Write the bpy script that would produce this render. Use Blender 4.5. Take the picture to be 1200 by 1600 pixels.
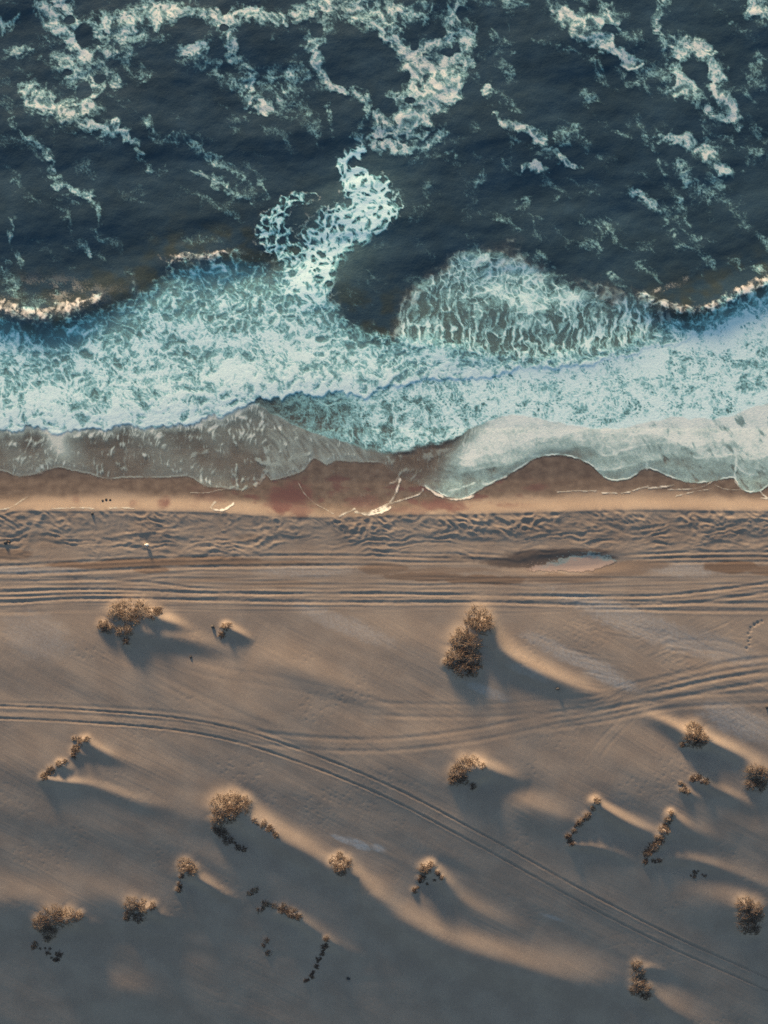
import math, random
import numpy as np
try:
    import bpy
    from mathutils import Vector
except ImportError:          # the field maths below can be checked without Blender
    bpy = None

# ------------------------------------------------------------------ units
# The shore is laid out on a map sheet of 1200 x 1600 map units, 0.0625 m each.
S = 0.0625
def wx(px): return (px - 600.0) * S
def wy(py): return (800.0 - py) * S

SUN_EL, SUN_AZ = 8.5, 18.0      # elevation, degrees left of "up the map"
HS = 107.0                       # camera height

# ------------------------------------------------------------------ camera, sky, sun, exposure
if bpy:
    for o in list(bpy.data.objects): bpy.data.objects.remove(o)
    sc = bpy.context.scene
    COL = sc.collection
    cd = bpy.data.cameras.new('camera'); cam = bpy.data.objects.new('camera', cd); COL.objects.link(cam)
    cam.location = (0, 0, HS); cam.rotation_euler = (0, 0, 0)
    cd.sensor_fit = 'VERTICAL'; cd.sensor_height = 36.0
    cd.lens = 18.0 / (50.0 / HS)
    cd.clip_end = 20000; cd.clip_start = 0.5
    sc.camera = cam
    w = bpy.data.worlds.new('World'); sc.world = w; w.use_nodes = True
    nt = w.node_tree
    bg = nt.nodes['Background']
    sky = nt.nodes.new('ShaderNodeTexSky'); sky.sky_type = 'NISHITA'; sky.sun_disc = False
    sky.sun_elevation = math.radians(SUN_EL); sky.sun_rotation = math.radians(-SUN_AZ)
    sky.air_density = 1.0; sky.dust_density = .7; sky.ozone_density = 1.0
    nt.links.new(sky.outputs[0], bg.inputs['Color']); bg.inputs['Strength'].default_value = 0.100
    sd = bpy.data.lights.new('sun', 'SUN'); sun = bpy.data.objects.new('sun', sd); COL.objects.link(sun)
    sd.energy = 5.0; sd.angle = math.radians(10.0); sd.color = (1.0, 0.69, 0.40)
    e, a = math.radians(SUN_EL), math.radians(SUN_AZ)
    to_sun = Vector((-math.sin(a) * math.cos(e), math.cos(a) * math.cos(e), math.sin(e)))
    sun.rotation_euler = to_sun.to_track_quat('Z', 'Y').to_euler()
    sc.view_settings.view_transform = 'Standard'; sc.view_settings.look = 'None'
    sc.view_settings.gamma = 1.0; sc.view_settings.use_curve_mapping = False
    sc.view_settings.exposure = 1.1
    sc.cycles.transparent_max_bounces = 8
    sc.cycles.max_bounces = 4
    sc.cycles.use_denoising = False

# ------------------------------------------------------------------ noise
def _hi(ix, iy, seed):
    n = ix.astype(np.int32).view(np.uint32) * np.uint32(374761393) + iy.astype(np.int32).view(np.uint32) * np.uint32(668265263) + np.uint32(seed * 974634777 & 0xFFFFFFFF)
    n = (n ^ (n >> np.uint32(13))) * np.uint32(1274126177)
    n = (n ^ (n >> np.uint32(16))) * np.uint32(2246822519)
    return n ^ (n >> np.uint32(15))
def _h(ix, iy, seed):
    return (_hi(ix, iy, seed) & np.uint32(0xFFFFFF)) * (1.0 / 0xFFFFFF)
_CO = np.cos(np.arange(1024) * 2 * np.pi / 1024); _SI = np.sin(np.arange(1024) * 2 * np.pi / 1024)
def gn(x, y, seed=0):
    """gradient noise, about -1..1"""
    ix = np.floor(x); iy = np.floor(y); fx = x - ix; fy = y - iy
    ix = np.atleast_1d(ix); iy = np.atleast_1d(iy)
    u = fx * fx * fx * (fx * (fx * 6 - 15) + 10); v = fy * fy * fy * (fy * (fy * 6 - 15) + 10)
    def g(dx, dy):
        a = _hi(ix + dx, iy + dy, seed) & np.uint32(1023)
        return _CO[a] * (fx - dx) + _SI[a] * (fy - dy)
    a = g(0, 0); b = g(1, 0); c = g(0, 1); d = g(1, 1)
    return (a + u * (b - a) + v * (c + u * (d - c) - a - u * (b - a))) * 1.5
def fbm(x, y, o=4, seed=0, gain=0.5):
    r = 0; a = 1.0; t = 0
    for k in range(o):
        r = r + a * gn(x * 2 ** k + 17.3 * k, y * 2 ** k - 9.1 * k, seed + k); t += a; a *= gain
    return r / t
def worley(x, y, seed=0):
    ix = np.floor(x); iy = np.floor(y)
    f1 = np.full(x.shape, 9.0); f2 = np.full(x.shape, 9.0)
    for dx in (-1, 0, 1):
        for dy in (-1, 0, 1):
            cx = ix + dx; cy = iy + dy
            d = np.hypot(cx + _h(cx, cy, seed) - x, cy + _h(cx, cy, seed + 71) - y)
            f2 = np.minimum(f2, np.maximum(f1, d)); f1 = np.minimum(f1, d)
    return f1, f2
def ss(a, b, x):
    t = np.clip((x - a) / (b - a), 0, 1); return t * t * (3 - 2 * t)

# ------------------------------------------------------------------ strokes on a grid
def smooth(pts, step=6.0):
    """Catmull-Rom through the points; every column is interpolated"""
    P = np.array(pts, float)
    if len(P) < 3:
        n = max(2, int(np.hypot(*(P[-1] - P[0])[:2]) / step))
        t = np.linspace(0, 1, n)[:, None]; return P[0] * (1 - t) + P[-1] * t
    Q = np.vstack([2 * P[0] - P[1], P, 2 * P[-1] - P[-2]]); out = []
    for i in range(1, len(Q) - 2):
        a, b, c, d = Q[i - 1:i + 3]
        n = max(2, int(np.hypot(*(c - b)[:2]) / step))
        t = np.linspace(0, 1, n, endpoint=False)[:, None]
        out.append(.5 * (2 * b + (c - a) * t + (2 * a - 5 * b + 4 * c - d) * t ** 2 + (3 * b - a - 3 * c + d) * t ** 3))
    return np.vstack(out + [P[-1:]])
class Grid:
    def __init__(s, xs, ys):
        s.xs = xs; s.ys = ys; s.X, s.Y = np.meshgrid(xs, ys)
    def dist(s, pts, R, step=6.0):
        """-> slice, unsigned distance, side (+ = left-hand/up for a left-to-right line), interpolated extra columns"""
        P = smooth(pts, step)
        i0, i1 = np.searchsorted(s.xs, [P[:, 0].min() - R, P[:, 0].max() + R])
        j0, j1 = np.searchsorted(s.ys, [P[:, 1].min() - R, P[:, 1].max() + R])
        if i1 - i0 < 1 or j1 - j0 < 1: return None
        d = np.full((j1 - j0, i1 - i0), 1e6); sd = np.zeros_like(d)
        ex = [np.zeros_like(d) for _ in range(P.shape[1] - 2)]
        L = np.r_[0, np.cumsum(np.hypot(np.diff(P[:, 0]), np.diff(P[:, 1])))]; arc = np.zeros_like(d)
        for k in range(len(P) - 1):
            a, b = P[k], P[k + 1]
            u0, u1 = np.searchsorted(s.xs, [min(a[0], b[0]) - R, max(a[0], b[0]) + R])
            v0, v1 = np.searchsorted(s.ys, [min(a[1], b[1]) - R, max(a[1], b[1]) + R])
            if u1 <= u0 or v1 <= v0: continue
            X = s.X[v0:v1, u0:u1]; Y = s.Y[v0:v1, u0:u1]
            ax, ay = b[0] - a[0], b[1] - a[1]; l2 = ax * ax + ay * ay + 1e-9
            t = np.clip(((X - a[0]) * ax + (Y - a[1]) * ay) / l2, 0, 1)
            dx = X - a[0] - t * ax; dy = Y - a[1] - t * ay; q = np.hypot(dx, dy)
            sl = (slice(v0 - j0, v1 - j0), slice(u0 - i0, u1 - i0))
            m = q < d[sl]
            d[sl] = np.where(m, q, d[sl])
            sd[sl] = np.where(m, (ay * (X - a[0]) - ax * (Y - a[1])) / np.sqrt(l2) / np.maximum(q, .3), sd[sl])
            arc[sl] = np.where(m, L[k] + t * (L[k + 1] - L[k]), arc[sl])
            for c in range(len(ex)):
                ex[c][sl] = np.where(m, a[2 + c] + t * (b[2 + c] - a[2 + c]), ex[c][sl])
        return (slice(j0, j1), slice(i0, i1)), d, sd, ex, arc / max(L[-1], 1e-6), L[-1]
def axis(lo, hi, step, lo_far, hi_far, grow=1.16):
    c = list(np.arange(lo, hi + step * .5, step)); a = []; s = step; v = c[0]
    while v > lo_far: s *= grow; v -= s; a.append(v)
    b = []; s = step; v = c[-1]
    while v < hi_far: s *= grow; v += s; b.append(v)
    return np.array(a[::-1] + c + b)
def yx(pts):
    P = np.array(pts, float); Q = smooth(P, 8)
    xs = np.maximum.accumulate(Q[:, 0] + np.arange(len(Q)) * 1e-6)
    return lambda x: np.interp(x, xs, Q[:, 1])

# ------------------------------------------------------------------ shoreline curves (map units, y down the map)
T_TOP = yx([(-200, 500), (-60, 498), (0, 492), (60, 500), (110, 496), (150, 478), (200, 460), (245, 432), (275, 412), (320, 403), (370, 396),
            (420, 406), (455, 398), (485, 410), (515, 455), (545, 492), (570, 504), (600, 518), (650, 515), (725, 528), (800, 545), (850, 550), (900, 537),
            (960, 534), (1010, 508), (1050, 492), (1090, 488), (1140, 466), (1200, 442), (1280, 415), (1400, 400)])
F_ONE = yx([(-200, 668), (0, 672), (50, 670), (100, 675), (150, 672), (200, 665), (260, 668), (300, 660), (340, 650), (388, 636), (402, 626),
            (440, 620), (500, 615), (560, 618), (600, 610), (640, 598), (700, 589), (750, 592), (800, 580), (850, 573), (900, 572), (950, 563),
            (1000, 550), (1060, 535), (1120, 515), (1200, 490), (1400, 440)])
F_TWO = yx([(-200, 664), (0, 667), (100, 670), (200, 660), (260, 662), (300, 655), (345, 644), (385, 634), (405, 634), (430, 648), (470, 668), (540, 690), (600, 704), (650, 696), (700, 686), (750, 662), (800, 648),
            (850, 657), (900, 665), (950, 670), (1000, 663), (1050, 652), (1100, 655), (1150, 647), (1200, 630), (1400, 600)])
EDGE = yx([(-200, 745), (-60, 728), (0, 735), (30, 745), (55, 741), (90, 731), (115, 736), (140, 741), (170, 750), (192, 747), (250, 747), (295, 745), (320, 760),
           (350, 762), (380, 767), (400, 757), (416, 741), (424, 751), (450, 745), (475, 735), (490, 716), (510, 727), (525, 720), (550, 722),
           (590, 723), (602, 728), (625, 745), (650, 757), (665, 761), (700, 777), (722, 779), (735, 774), (765, 757), (790, 745), (815, 730), (840, 715), (880, 712), (920, 725),
           (950, 750), (985, 747), (1010, 732), (1050, 747), (1080, 755), (1115, 752), (1145, 747), (1155, 762), (1170, 770), (1190, 766), (1202, 757),
           (1230, 745), (1270, 755), (1400, 750)])
LT = yx([(600, 480), (615, 470), (640, 442), (690, 402), (740, 388), (770, 376), (810, 382), (850, 410), (880, 430), (930, 440), (970, 440), (1000, 448), (1030, 470), (1060, 480)])
CREST = yx([(-200, 800), (0, 797), (150, 797), (300, 798), (450, 806), (560, 806), (620, 803), (700, 802), (800, 800), (900, 797), (1000, 795), (1100, 796), (1200, 797), (1400, 797)])

# ------------------------------------------------------------------ sand relief
# shrubs: foliage discs (x, y, radius, sandiness 0..1); low values also paint shaded bases
SHRUBS = [
 dict(d=[(166, 976, 9, .2), (174, 980, 8, .3), (186, 955, 13, .8), (204, 954, 17, .85), (224, 951, 13, .8), (205, 983, 8, .2), (201, 1000, 7, .0), (192, 984, 8, .3), (215, 966, 9, .5)], h=1.0,
      label='low sand-choked shrub arching over a pale mound just below the wheel ruts'),
 dict(d=[(243, 957, 9, .2), (252, 953, 6, .3)], h=.6, label='small dark tuft at the right end of the arching mound below the ruts'),
 dict(d=[(353, 977, 6, .7), (348, 991, 6, .3), (360, 975, 4, .6)], h=.45, label='tiny tan tuft with a short sand tail beside the dark stone'),
 dict(d=[(746, 966, 19, .35), (738, 972, 12, .4), (756, 975, 12, .15)], h=1.15, label='round brown bush at the head of the long golden sand tail'),
 dict(d=[(720, 998, 17, .7), (730, 1005, 20, .6), (714, 1022, 17, .35), (732, 1026, 17, .3), (720, 1040, 15, .0), (738, 1042, 12, .0), (700, 1032, 9, .1)], h=1.3,
      label='tallest shaggy tan bush, just below the round bush near the ruts'),
 dict(d=[(122, 1168, 7, .2), (119, 1177, 6, .0), (131, 1156, 7, .8), (140, 1152, 5, .8), (120, 1152, 4, .7)], h=.5, label='thin hooked shrub at the upper end of the broken row, far left'),
 dict(d=[(97, 1190, 6, .7), (83, 1201, 7, .4), (74, 1210, 7, .1), (105, 1187, 4, .7)], h=.45, label='short ragged shrub at the lower end of the broken row, far left'),
 dict(d=[(714, 1206, 13, .35), (724, 1191, 12, .7), (709, 1216, 9, .0), (738, 1186, 8, .6), (722, 1214, 9, .1), (738, 1226, 6, .0), (752, 1192, 5, .5)], h=1.0,
      label='shrub on a bare pale sand knoll above the diagonal wheel track'),
 dict(d=[(347, 1256, 17, .6), (365, 1250, 15, .45), (378, 1254, 14, .1), (344, 1276, 13, .5), (362, 1268, 13, .15)], h=1.25, label='dense speckled bush with a long lit sand tail, left of centre'),
 dict(d=[(338, 1294, 7, .1), (347, 1300, 9, .0), (356, 1313, 8, .0), (372, 1325, 5, .0), (382, 1328, 4, .0)], h=.5, label='dark trailing twigs below the dense speckled bush'),
 dict(d=[(414, 1283, 5, .4), (422, 1292, 6, .3), (432, 1303, 5, .4), (398, 1278, 4, .5)], h=.25, label='sparse twigs along the lit sand tail of the speckled bush'),
 dict(d=[(524, 1346, 9, .25), (540, 1348, 9, .1), (532, 1358, 9, .05), (531, 1338, 7, .5)], h=.7, label='small round dark bush below the pale gravel patch'),
 dict(d=[(288, 1352, 11, .25), (300, 1359, 9, .5), (283, 1371, 5, .1), (277, 1394, 5, .1), (279, 1384, 4, .1)], h=.75, label='dark bush with a thin stem trailing downward, left of the lower dunes'),
 dict(d=[(663, 1360, 9, .3), (672, 1352, 7, .4), (659, 1375, 7, .0), (648, 1395, 5, .1), (690, 1372, 4, .2), (683, 1364, 4, .3)], h=.7, label='crescent shaped shrub on the shaded dune above the broad lit ridge'),
 dict(d=[(204, 1418, 13, .6), (220, 1420, 11, .5), (200, 1433, 8, .2), (214, 1438, 9, .05), (237, 1418, 7, .15), (195, 1440, 5, .0)], h=.85, label='medium speckled bush to the right of the largest lower left bush'),
 dict(d=[(80, 1438, 19, .4), (60, 1448, 14, .3), (103, 1434, 13, .3), (120, 1434, 8, .3), (72, 1462, 11, .5), (68, 1474, 7, .4)], h=1.2, label='largest lower left bush, a broad rust coloured dome'),
 dict(d=[(46, 1489, 6, .1), (48, 1482, 4, .3), (85, 1503, 6, .0), (80, 1512, 5, .0), (66, 1500, 4, .1)], h=.35, label='low dark sprigs in the shade below the largest lower left bush'),
 dict(d=[(388, 1401, 4, .4), (394, 1395, 4, .4), (402, 1392, 3, .5)], h=.3, label='tiny line of rusty twigs at the tip of a short lit tail'),
 dict(d=[(404, 1428, 5, .3), (413, 1416, 6, .3), (427, 1420, 5, .5), (441, 1424, 8, .2), (454, 1431, 8, .15), (464, 1436, 6, .2)], h=.6, label='arched reddish shrub over a hollow of shaded sand'),
 dict(d=[(414, 1479, 5, .3), (409, 1488, 4, .1)], h=.35, label='small rusty sprig, upper of two in the dark lower hollow'),
 dict(d=[(417, 1501, 6, .0)], h=.35, label='small dark sprig, lower of two in the dark lower hollow'),
 dict(d=[(509, 1474, 5, .15), (506, 1489, 6, .0), (502, 1503, 3.5, .0), (497, 1511, 3.5, .0), (493, 1524, 4.5, .0), (484, 1541, 5, .0), (475, 1548, 3.5, .0)], h=.45,
      label='straight thin row of dark sprigs at the bottom centre'),
 dict(d=[(930, 1248, 6, .6), (925, 1261, 5, .4), (916, 1274, 7, .4), (905, 1284, 7, .35), (897, 1297, 5, .2), (888, 1307, 6, .0), (893, 1317, 5, .0)], h=.6,
      label='slanting row of ragged twigs, left of the two slanting rows'),
 dict(d=[(1047, 1268, 5, .6), (1042, 1281, 7, .4), (1037, 1295, 8, .3), (1029, 1311, 8, .2), (1021, 1325, 8, .15), (1012, 1334, 7, .1), (1010, 1349, 5, .0), (1031, 1345, 5, .0)], h=.7,
      label='slanting row of denser twigs, right of the two slanting rows'),
 dict(d=[(1078, 1139, 13, .4), (1089, 1147, 12, .1), (1074, 1152, 11, .2), (1086, 1158, 9, .3), (1063, 1161, 5, .0)], h=1.05, label='compact reddish bush right under the criss-crossing wheel tracks'),
 dict(d=[(1086, 1212, 7, .05), (1099, 1217, 6, .05), (1079, 1215, 5, .1)], h=.55, label='small dark red tuft between the compact bush and the slanting rows'),
 dict(d=[(1064, 1230, 6, .6), (1071, 1234, 5, .6), (1061, 1222, 4, .6)], h=.4, label='pale crumbly sprig just left of the small dark red tuft'),
 dict(d=[(1174, 1204, 13, .6), (1186, 1211, 14, .4), (1171, 1222, 10, .1), (1184, 1224, 10, .05)], h=1.0, label='bushy tan dome at the right edge beside the compact bush'),
 dict(d=[(1165, 1416, 12, .4), (1180, 1424, 15, .3), (1166, 1432, 11, .2), (1186, 1436, 11, .2), (1172, 1450, 14, .0), (1184, 1458, 9, .0)], h=1.25, label='large rusty bush half in shade at the lower right edge'),
 dict(d=[(1000, 1518, 8, .4), (1003, 1532, 10, .45), (1004, 1546, 10, .5), (1013, 1556, 11, .4), (1000, 1562, 9, .0), (1015, 1568, 9, .0)], h=.95, label='upright narrow shrub near the bottom right corner'),
 dict(d=[(1086, 1372, 4, .3), (1088, 1365, 3, .2), (1104, 1371, 2.5, .2)], h=.3, label='tiny lone red sprig below the slanting rows'),
]
# ridges: (x, y, height m, half width) ; lit sand tails behind the shrubs and broad dune backs
RIDGES = [
 [(762, 974, .75, 12), (785, 1008, .62, 14), (820, 1032, .5, 14), (870, 1055, .36, 14), (920, 1075, .2, 14), (970, 1093, 0, 12)],
 [(245, 958, .4, 9), (270, 966, .32, 8), (292, 976, .1, 7), (305, 984, 0, 6)],
 [(215, 975, .4, 16), (255, 985, .34, 16), (300, 996, .22, 14), (345, 1012, .05, 12), (370, 1020, 0, 10)],
 [(358, 976, .28, 6), (378, 986, .2, 6), (400, 1000, 0, 6)],
 [(140, 1153, .28, 7), (165, 1168, .2, 7), (200, 1186, .07, 10), (250, 1200, 0, 10)],
 [(126, 1172, .16, 8), (145, 1176, .12, 8), (165, 1184, 0, 8)],
 [(100, 1190, .2, 6), (120, 1202, 0, 7)],
 [(74, 1212, .2, 6), (110, 1217, .16, 6), (150, 1222, .12, 8), (220, 1246, .1, 10), (280, 1262, 0, 12)],
 [(370, 1258, .65, 16), (400, 1276, .62, 17), (440, 1302, .5, 18), (480, 1325, .42, 17), (520, 1352, .3, 16), (550, 1368, .1, 14), (560, 1375, 0, 12)],
 [(538, 1350, .5, 12), (560, 1368, .42, 12), (585, 1395, .40, 16), (620, 1425, .42, 22), (680, 1458, .60, 27), (750, 1486, .70, 30), (830, 1512, .66, 32), (930, 1542, .46, 34), (1000, 1566, 0, 38)],
 [(295, 1358, .45, 10), (325, 1380, .36, 9), (350, 1398, .25, 9), (375, 1412, .05, 8), (390, 1418, 0, 8)],
 [(676, 1354, .45, 9), (700, 1380, .36, 11), (725, 1408, .3, 14), (780, 1440, .22, 18), (840, 1462, 0, 20)],
 [(440, 1428, .3, 9), (468, 1438, .34, 9), (500, 1462, .3, 11), (540, 1490, .16, 12), (580, 1510, 0, 12)],
 [(511, 1474, .16, 5), (535, 1490, 0, 5)],
 [(930, 1248, .35, 7), (955, 1265, .34, 8), (990, 1285, .3, 10), (1030, 1302, .14, 11), (1050, 1310, 0, 10)],
 [(1048, 1268, .28, 6), (1070, 1285, .2, 10), (1110, 1305, .1, 16), (1160, 1320, 0, 20)],
 [(1040, 1296, .2, 5), (1066, 1308, 0, 5)],
 [(1030, 1318, .2, 5), (1050, 1325, 0, 5)],
 [(893, 1318, .14, 5), (930, 1321, .16, 6), (970, 1332, .14, 7), (1005, 1350, 0, 7)],
 [(1020, 1335, .12, 8), (1080, 1340, .2, 10), (1130, 1355, .2, 12), (1200, 1385, .14, 14), (1280, 1420, 0, 16)],
 [(1085, 1145, .5, 10), (1110, 1154, .45, 10), (1145, 1170, .34, 11), (1180, 1188, .2, 12), (1215, 1200, 0, 12)],
 [(1010, 1112, .05, 7), (1040, 1124, .2, 8), (1068, 1138, .35, 9)],
 [(1095, 1215, .3, 7), (1125, 1230, .24, 8), (1165, 1250, .12, 9), (1190, 1262, 0, 9)],
 [(1068, 1232, .12, 5), (1110, 1248, 0, 6)],
 [(755, 1190, .3, 12), (790, 1205, .2, 12), (830, 1222, 0, 14)],
 [(790, 1240, .0, 22), (830, 1252, .22, 22), (880, 1270, .22, 24), (940, 1296, 0, 24)],
 [(1015, 1548, .4, 12), (1040, 1572, .4, 15), (1075, 1598, .4, 20), (1120, 1630, .3, 26), (1200, 1670, 0, 30)],
 [(1008, 1520, .25, 7), (1030, 1524, .16, 7), (1055, 1536, 0, 7)],
 [(108, 1436, .35, 10), (130, 1446, .25, 12), (170, 1462, 0, 14)],
 [(232, 1420, .35, 8), (250, 1432, .22, 9), (275, 1450, 0, 10)],
 [(1060, 1385, 0, 20), (1110, 1394, .2, 22), (1160, 1412, .35, 20), (1175, 1425, .35, 18)],
 [(700, 1040, 0, 34), (620, 1025, .10, 46), (480, 1015, .10, 50), (400, 1010, 0, 50)],
 [(380, 1010, 0, 14), (450, 1032, .07, 16), (540, 1062, .07, 20), (640, 1090, .05, 26), (700, 1100, 0, 26)],
 [(-80, 1408, .2, 30), (40, 1402, .26, 30), (150, 1400, .22, 30), (240, 1408, .16, 30), (330, 1430, 0, 30)],
 [(100, 1550, 0, 30), (190, 1552, .34, 34), (280, 1570, .16, 40), (380, 1600, 0, 40)],
 [(640, 1400, 0, 18), (600, 1392, .1, 20), (560, 1376, 0, 16)],
 [(540, 1240, 0, 50), (620, 1180, .12, 60), (720, 1165, .12, 60), (820, 1165, .08, 60), (900, 1190, 0, 60)],
 [(840, 1180, 0, 40), (920, 1190, .15, 55), (1010, 1210, .18, 55), (1090, 1250, .12, 60), (1170, 1290, 0, 60)],
 [(-100, 1160, 0, 60), (60, 1180, .10, 60), (200, 1185, .10, 60), (300, 1240, .16, 34), (340, 1258, .16, 22)],
]
# hollows scoured in front of / beside the mounds
HOLLOWS = [
 [(360, 1228, 0, 12), (392, 1240, .28, 13), (420, 1268, .3, 15), (455, 1292, .16, 18), (520, 1310, 0, 20)],
 [(330, 1330, 0, 18), (375, 1310, .3, 20), (420, 1335, .32, 22), (480, 1365, .22, 24), (560, 1410, 0, 28)],
 [(755, 1182, 0, 7), (775, 1188, .14, 8), (800, 1204, .08, 9), (820, 1215, 0, 9)],
 [(740, 1228, .1, 14), (790, 1226, .26, 14), (840, 1236, .14, 16), (880, 1245, 0, 16)],
 [(770, 1020, .1, 22), (800, 1050, .4, 24), (850, 1075, .35, 24), (910, 1092, .15, 18), (950, 1098, 0, 14)],
 [(230, 1000, .2, 16), (280, 1012, .3, 18), (340, 1025, .2, 18), (400, 1035, 0, 20)],
 [(160, 995, 0, 16), (200, 1020, .22, 18), (250, 1040, 0, 20)],
 [(120, 1182, .2, 8), (170, 1190, .16, 9), (230, 1204, 0, 10)],
 [(690, 1350, .14, 8), (720, 1365, .12, 12), (770, 1395, 0, 14)],
 [(670, 1390, .25, 14), (700, 1410, .2, 16), (740, 1440, 0, 18)],
 [(540, 1420, 0, 24), (600, 1470, .3, 32), (690, 1515, .35, 36), (800, 1560, .3, 40), (950, 1600, 0, 40)],
 [(125, 1460, .35, 18), (180, 1475, .35, 18), (250, 1490, .28, 18), (340, 1510, 0, 20)],
 [(235, 1445, .25, 12), (290, 1462, .22, 14), (370, 1485, .1, 16), (430, 1500, 0, 16)],
 [(300, 1385, .25, 12), (345, 1405, .2, 12), (390, 1428, 0, 12)],
 [(420, 1440, .2, 12), (460, 1456, .25, 12), (510, 1485, .12, 14), (540, 1500, 0, 14)],
 [(425, 1504, .14, 7), (470, 1512, .1, 8), (520, 1520, 0, 8)],
 [(510, 1500, .12, 8), (560, 1516, .12, 10), (640, 1530, 0, 12)],
 [(490, 1545, .1, 7), (560, 1548, .12, 8), (660, 1552, 0, 10)],
 [(905, 1290, .2, 14), (960, 1300, .28, 18), (1010, 1318, .16, 16), (1040, 1330, 0, 14)],
 [(900, 1330, .12, 7), (950, 1340, .12, 8), (1000, 1358, 0, 8)],
 [(1020, 1360, .16, 9), (1080, 1362, .2, 10), (1150, 1380, .15, 12), (1240, 1420, 0, 14)],
 [(1070, 1172, .2, 14), (1110, 1176, .3, 12), (1150, 1190, .15, 12), (1180, 1205, 0, 12)],
 [(1090, 1232, .12, 9), (1130, 1246, .12, 9), (1170, 1262, 0, 9)],
 [(1030, 1530, .16, 8), (1060, 1552, .22, 10), (1100, 1575, .12, 12), (1150, 1600, 0, 14)],
 [(1000, 1580, .2, 14), (1030, 1600, .2, 16), (1070, 1640, 0, 18)],
 [(1150, 1470, .2, 14), (1190, 1480, .3, 16), (1260, 1500, 0, 18)],
 [(935, 1250, .08, 6), (970, 1262, .1, 8), (1010, 1280, 0, 9)],
 [(540, 1365, .12, 8), (560, 1390, .12, 9), (590, 1420, 0, 12)],
]
# wheel ruts: polyline, depth, half width
def pair(pts, gap=22, depth=.085, hw=2.6):
    P = np.array(pts, float); out = []
    t = np.gradient(P, axis=0); n = np.stack([-t[:, 1], t[:, 0]], 1); n /= np.hypot(n[:, 0], n[:, 1])[:, None]
    for s in (-.5, .5): out.append(([tuple(p) for p in P + n * gap * s], depth, hw))
    return out
RUTS = []
RUTS += pair([(-120, 1104), (0, 1110), (120, 1116), (250, 1126), (350, 1142), (450, 1172), (600, 1232), (750, 1312), (900, 1398), (1050, 1478), (1200, 1548), (1300, 1596)], 19, .19, 1.5)
RUTS += pair([(-120, 1099), (0, 1103), (130, 1108), (260, 1117), (350, 1130), (420, 1150), (480, 1175)], 14, .06, 2.4)
RUTS += pair([(330, 1140), (420, 1152), (520, 1161), (620, 1160), (740, 1146), (860, 1122), (950, 1105), (1080, 1075), (1200, 1052), (1300, 1040)], 18, .075, 2.8)
RUTS += pair([(560, 1104), (660, 1108), (760, 1108), (860, 1100), (960, 1090), (1060, 1062), (1140, 1045), (1260, 1030)], 20, .06, 2.8)
RUTS += pair([(820, 1134), (900, 1122), (960, 1112), (1040, 1096), (1130, 1090), (1280, 1085)], 17, .09, 2.8)
RUTS += pair([(930, 1082), (1000, 1070), (1080, 1050), (1150, 1036), (1260, 1024)], 13, .08, 2.6)
RUTS += pair([(880, 1112), (950, 1096), (1020, 1086), (1120, 1066), (1280, 1046)], 15, .08, 2.6)
RUTS += pair([(1015, 1103), (985, 1115), (950, 1148), (925, 1180), (905, 1206)], 16, .04, 2.2)
RUTS += pair([(1015, 1030), (1040, 1012), (1080, 1006), (1130, 1010), (1190, 1030)], 15, .045, 2.6)
RUTS += pair([(915, 1500), (960, 1480), (1010, 1474), (1070, 1486)], 16, .03, 2.4)
RUTS += pair([(180, 1010), (260, 1062), (360, 1112), (460, 1150)], 14, .025, 3)
RUTS += pair([(230, 1010), (330, 1046), (450, 1066), (560, 1092), (660, 1118)], 16, .025, 3)
for pts, dp, hw in [
 ([(-120, 884), (0, 884), (100, 879), (250, 872), (400, 868), (560, 868), (700, 872), (800, 876)], .09, 2.0),
 ([(-120, 899), (0, 897), (120, 893), (250, 887), (400, 884), (560, 883), (640, 884)], .10, 2.0),
 ([(-120, 908), (60, 908), (150, 905), (260, 897), (330, 890)], .06, 2.0),
 ([(-120, 912), (60, 913), (160, 914), (240, 905), (300, 896)], .05, 2.0),
 ([(60, 903), (150, 904), (220, 909), (300, 915)], .05, 2.0),
 ([(180, 918), (230, 910), (300, 917), (360, 921)], .05, 1.8),
 ([(-120, 925), (0, 924), (140, 920), (300, 925), (450, 927), (600, 927), (760, 929), (900, 931), (1020, 930), (1100, 923), (1200, 910), (1300, 898)], .12, 2.0),
 ([(-120, 938), (0, 940), (140, 934), (300, 936), (450, 939), (600, 940), (760, 940), (900, 944), (1020, 944), (1100, 938), (1200, 924), (1300, 910)], .12, 2.1),
 ([(-120, 918), (0, 931), (100, 928), (200, 927), (330, 931)], .06, 1.8),
 ([(560, 912), (660, 914), (760, 912), (860, 918)], .05, 1.8),
 ([(900, 936), (1000, 939), (1080, 941), (1200, 942), (1300, 942)], .09, 2.4),
 ([(860, 948), (1000, 951), (1100, 953), (1300, 954)], .07, 2.4),
 ([(-120, 868), (0, 872), (60, 878)], .06, 2),
 ([(560, 862), (650, 865), (760, 866), (800, 870)], .08, 1.8),
 ([(560, 875), (640, 878), (740, 878), (790, 880)], .08, 1.8),
 ([(960, 868), (1040, 864), (1120, 862), (1300, 862)], .09, 1.8),
 ([(980, 874), (1060, 871), (1140, 870), (1300, 870)], .09, 1.8),
 ([(1000, 879), (1080, 878), (1160, 877), (1300, 877)], .07, 1.8),
 ([(-120, 950), (40, 955), (110, 952)], .05, 3),
 ]: RUTS.append((pts, dp, hw))

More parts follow.
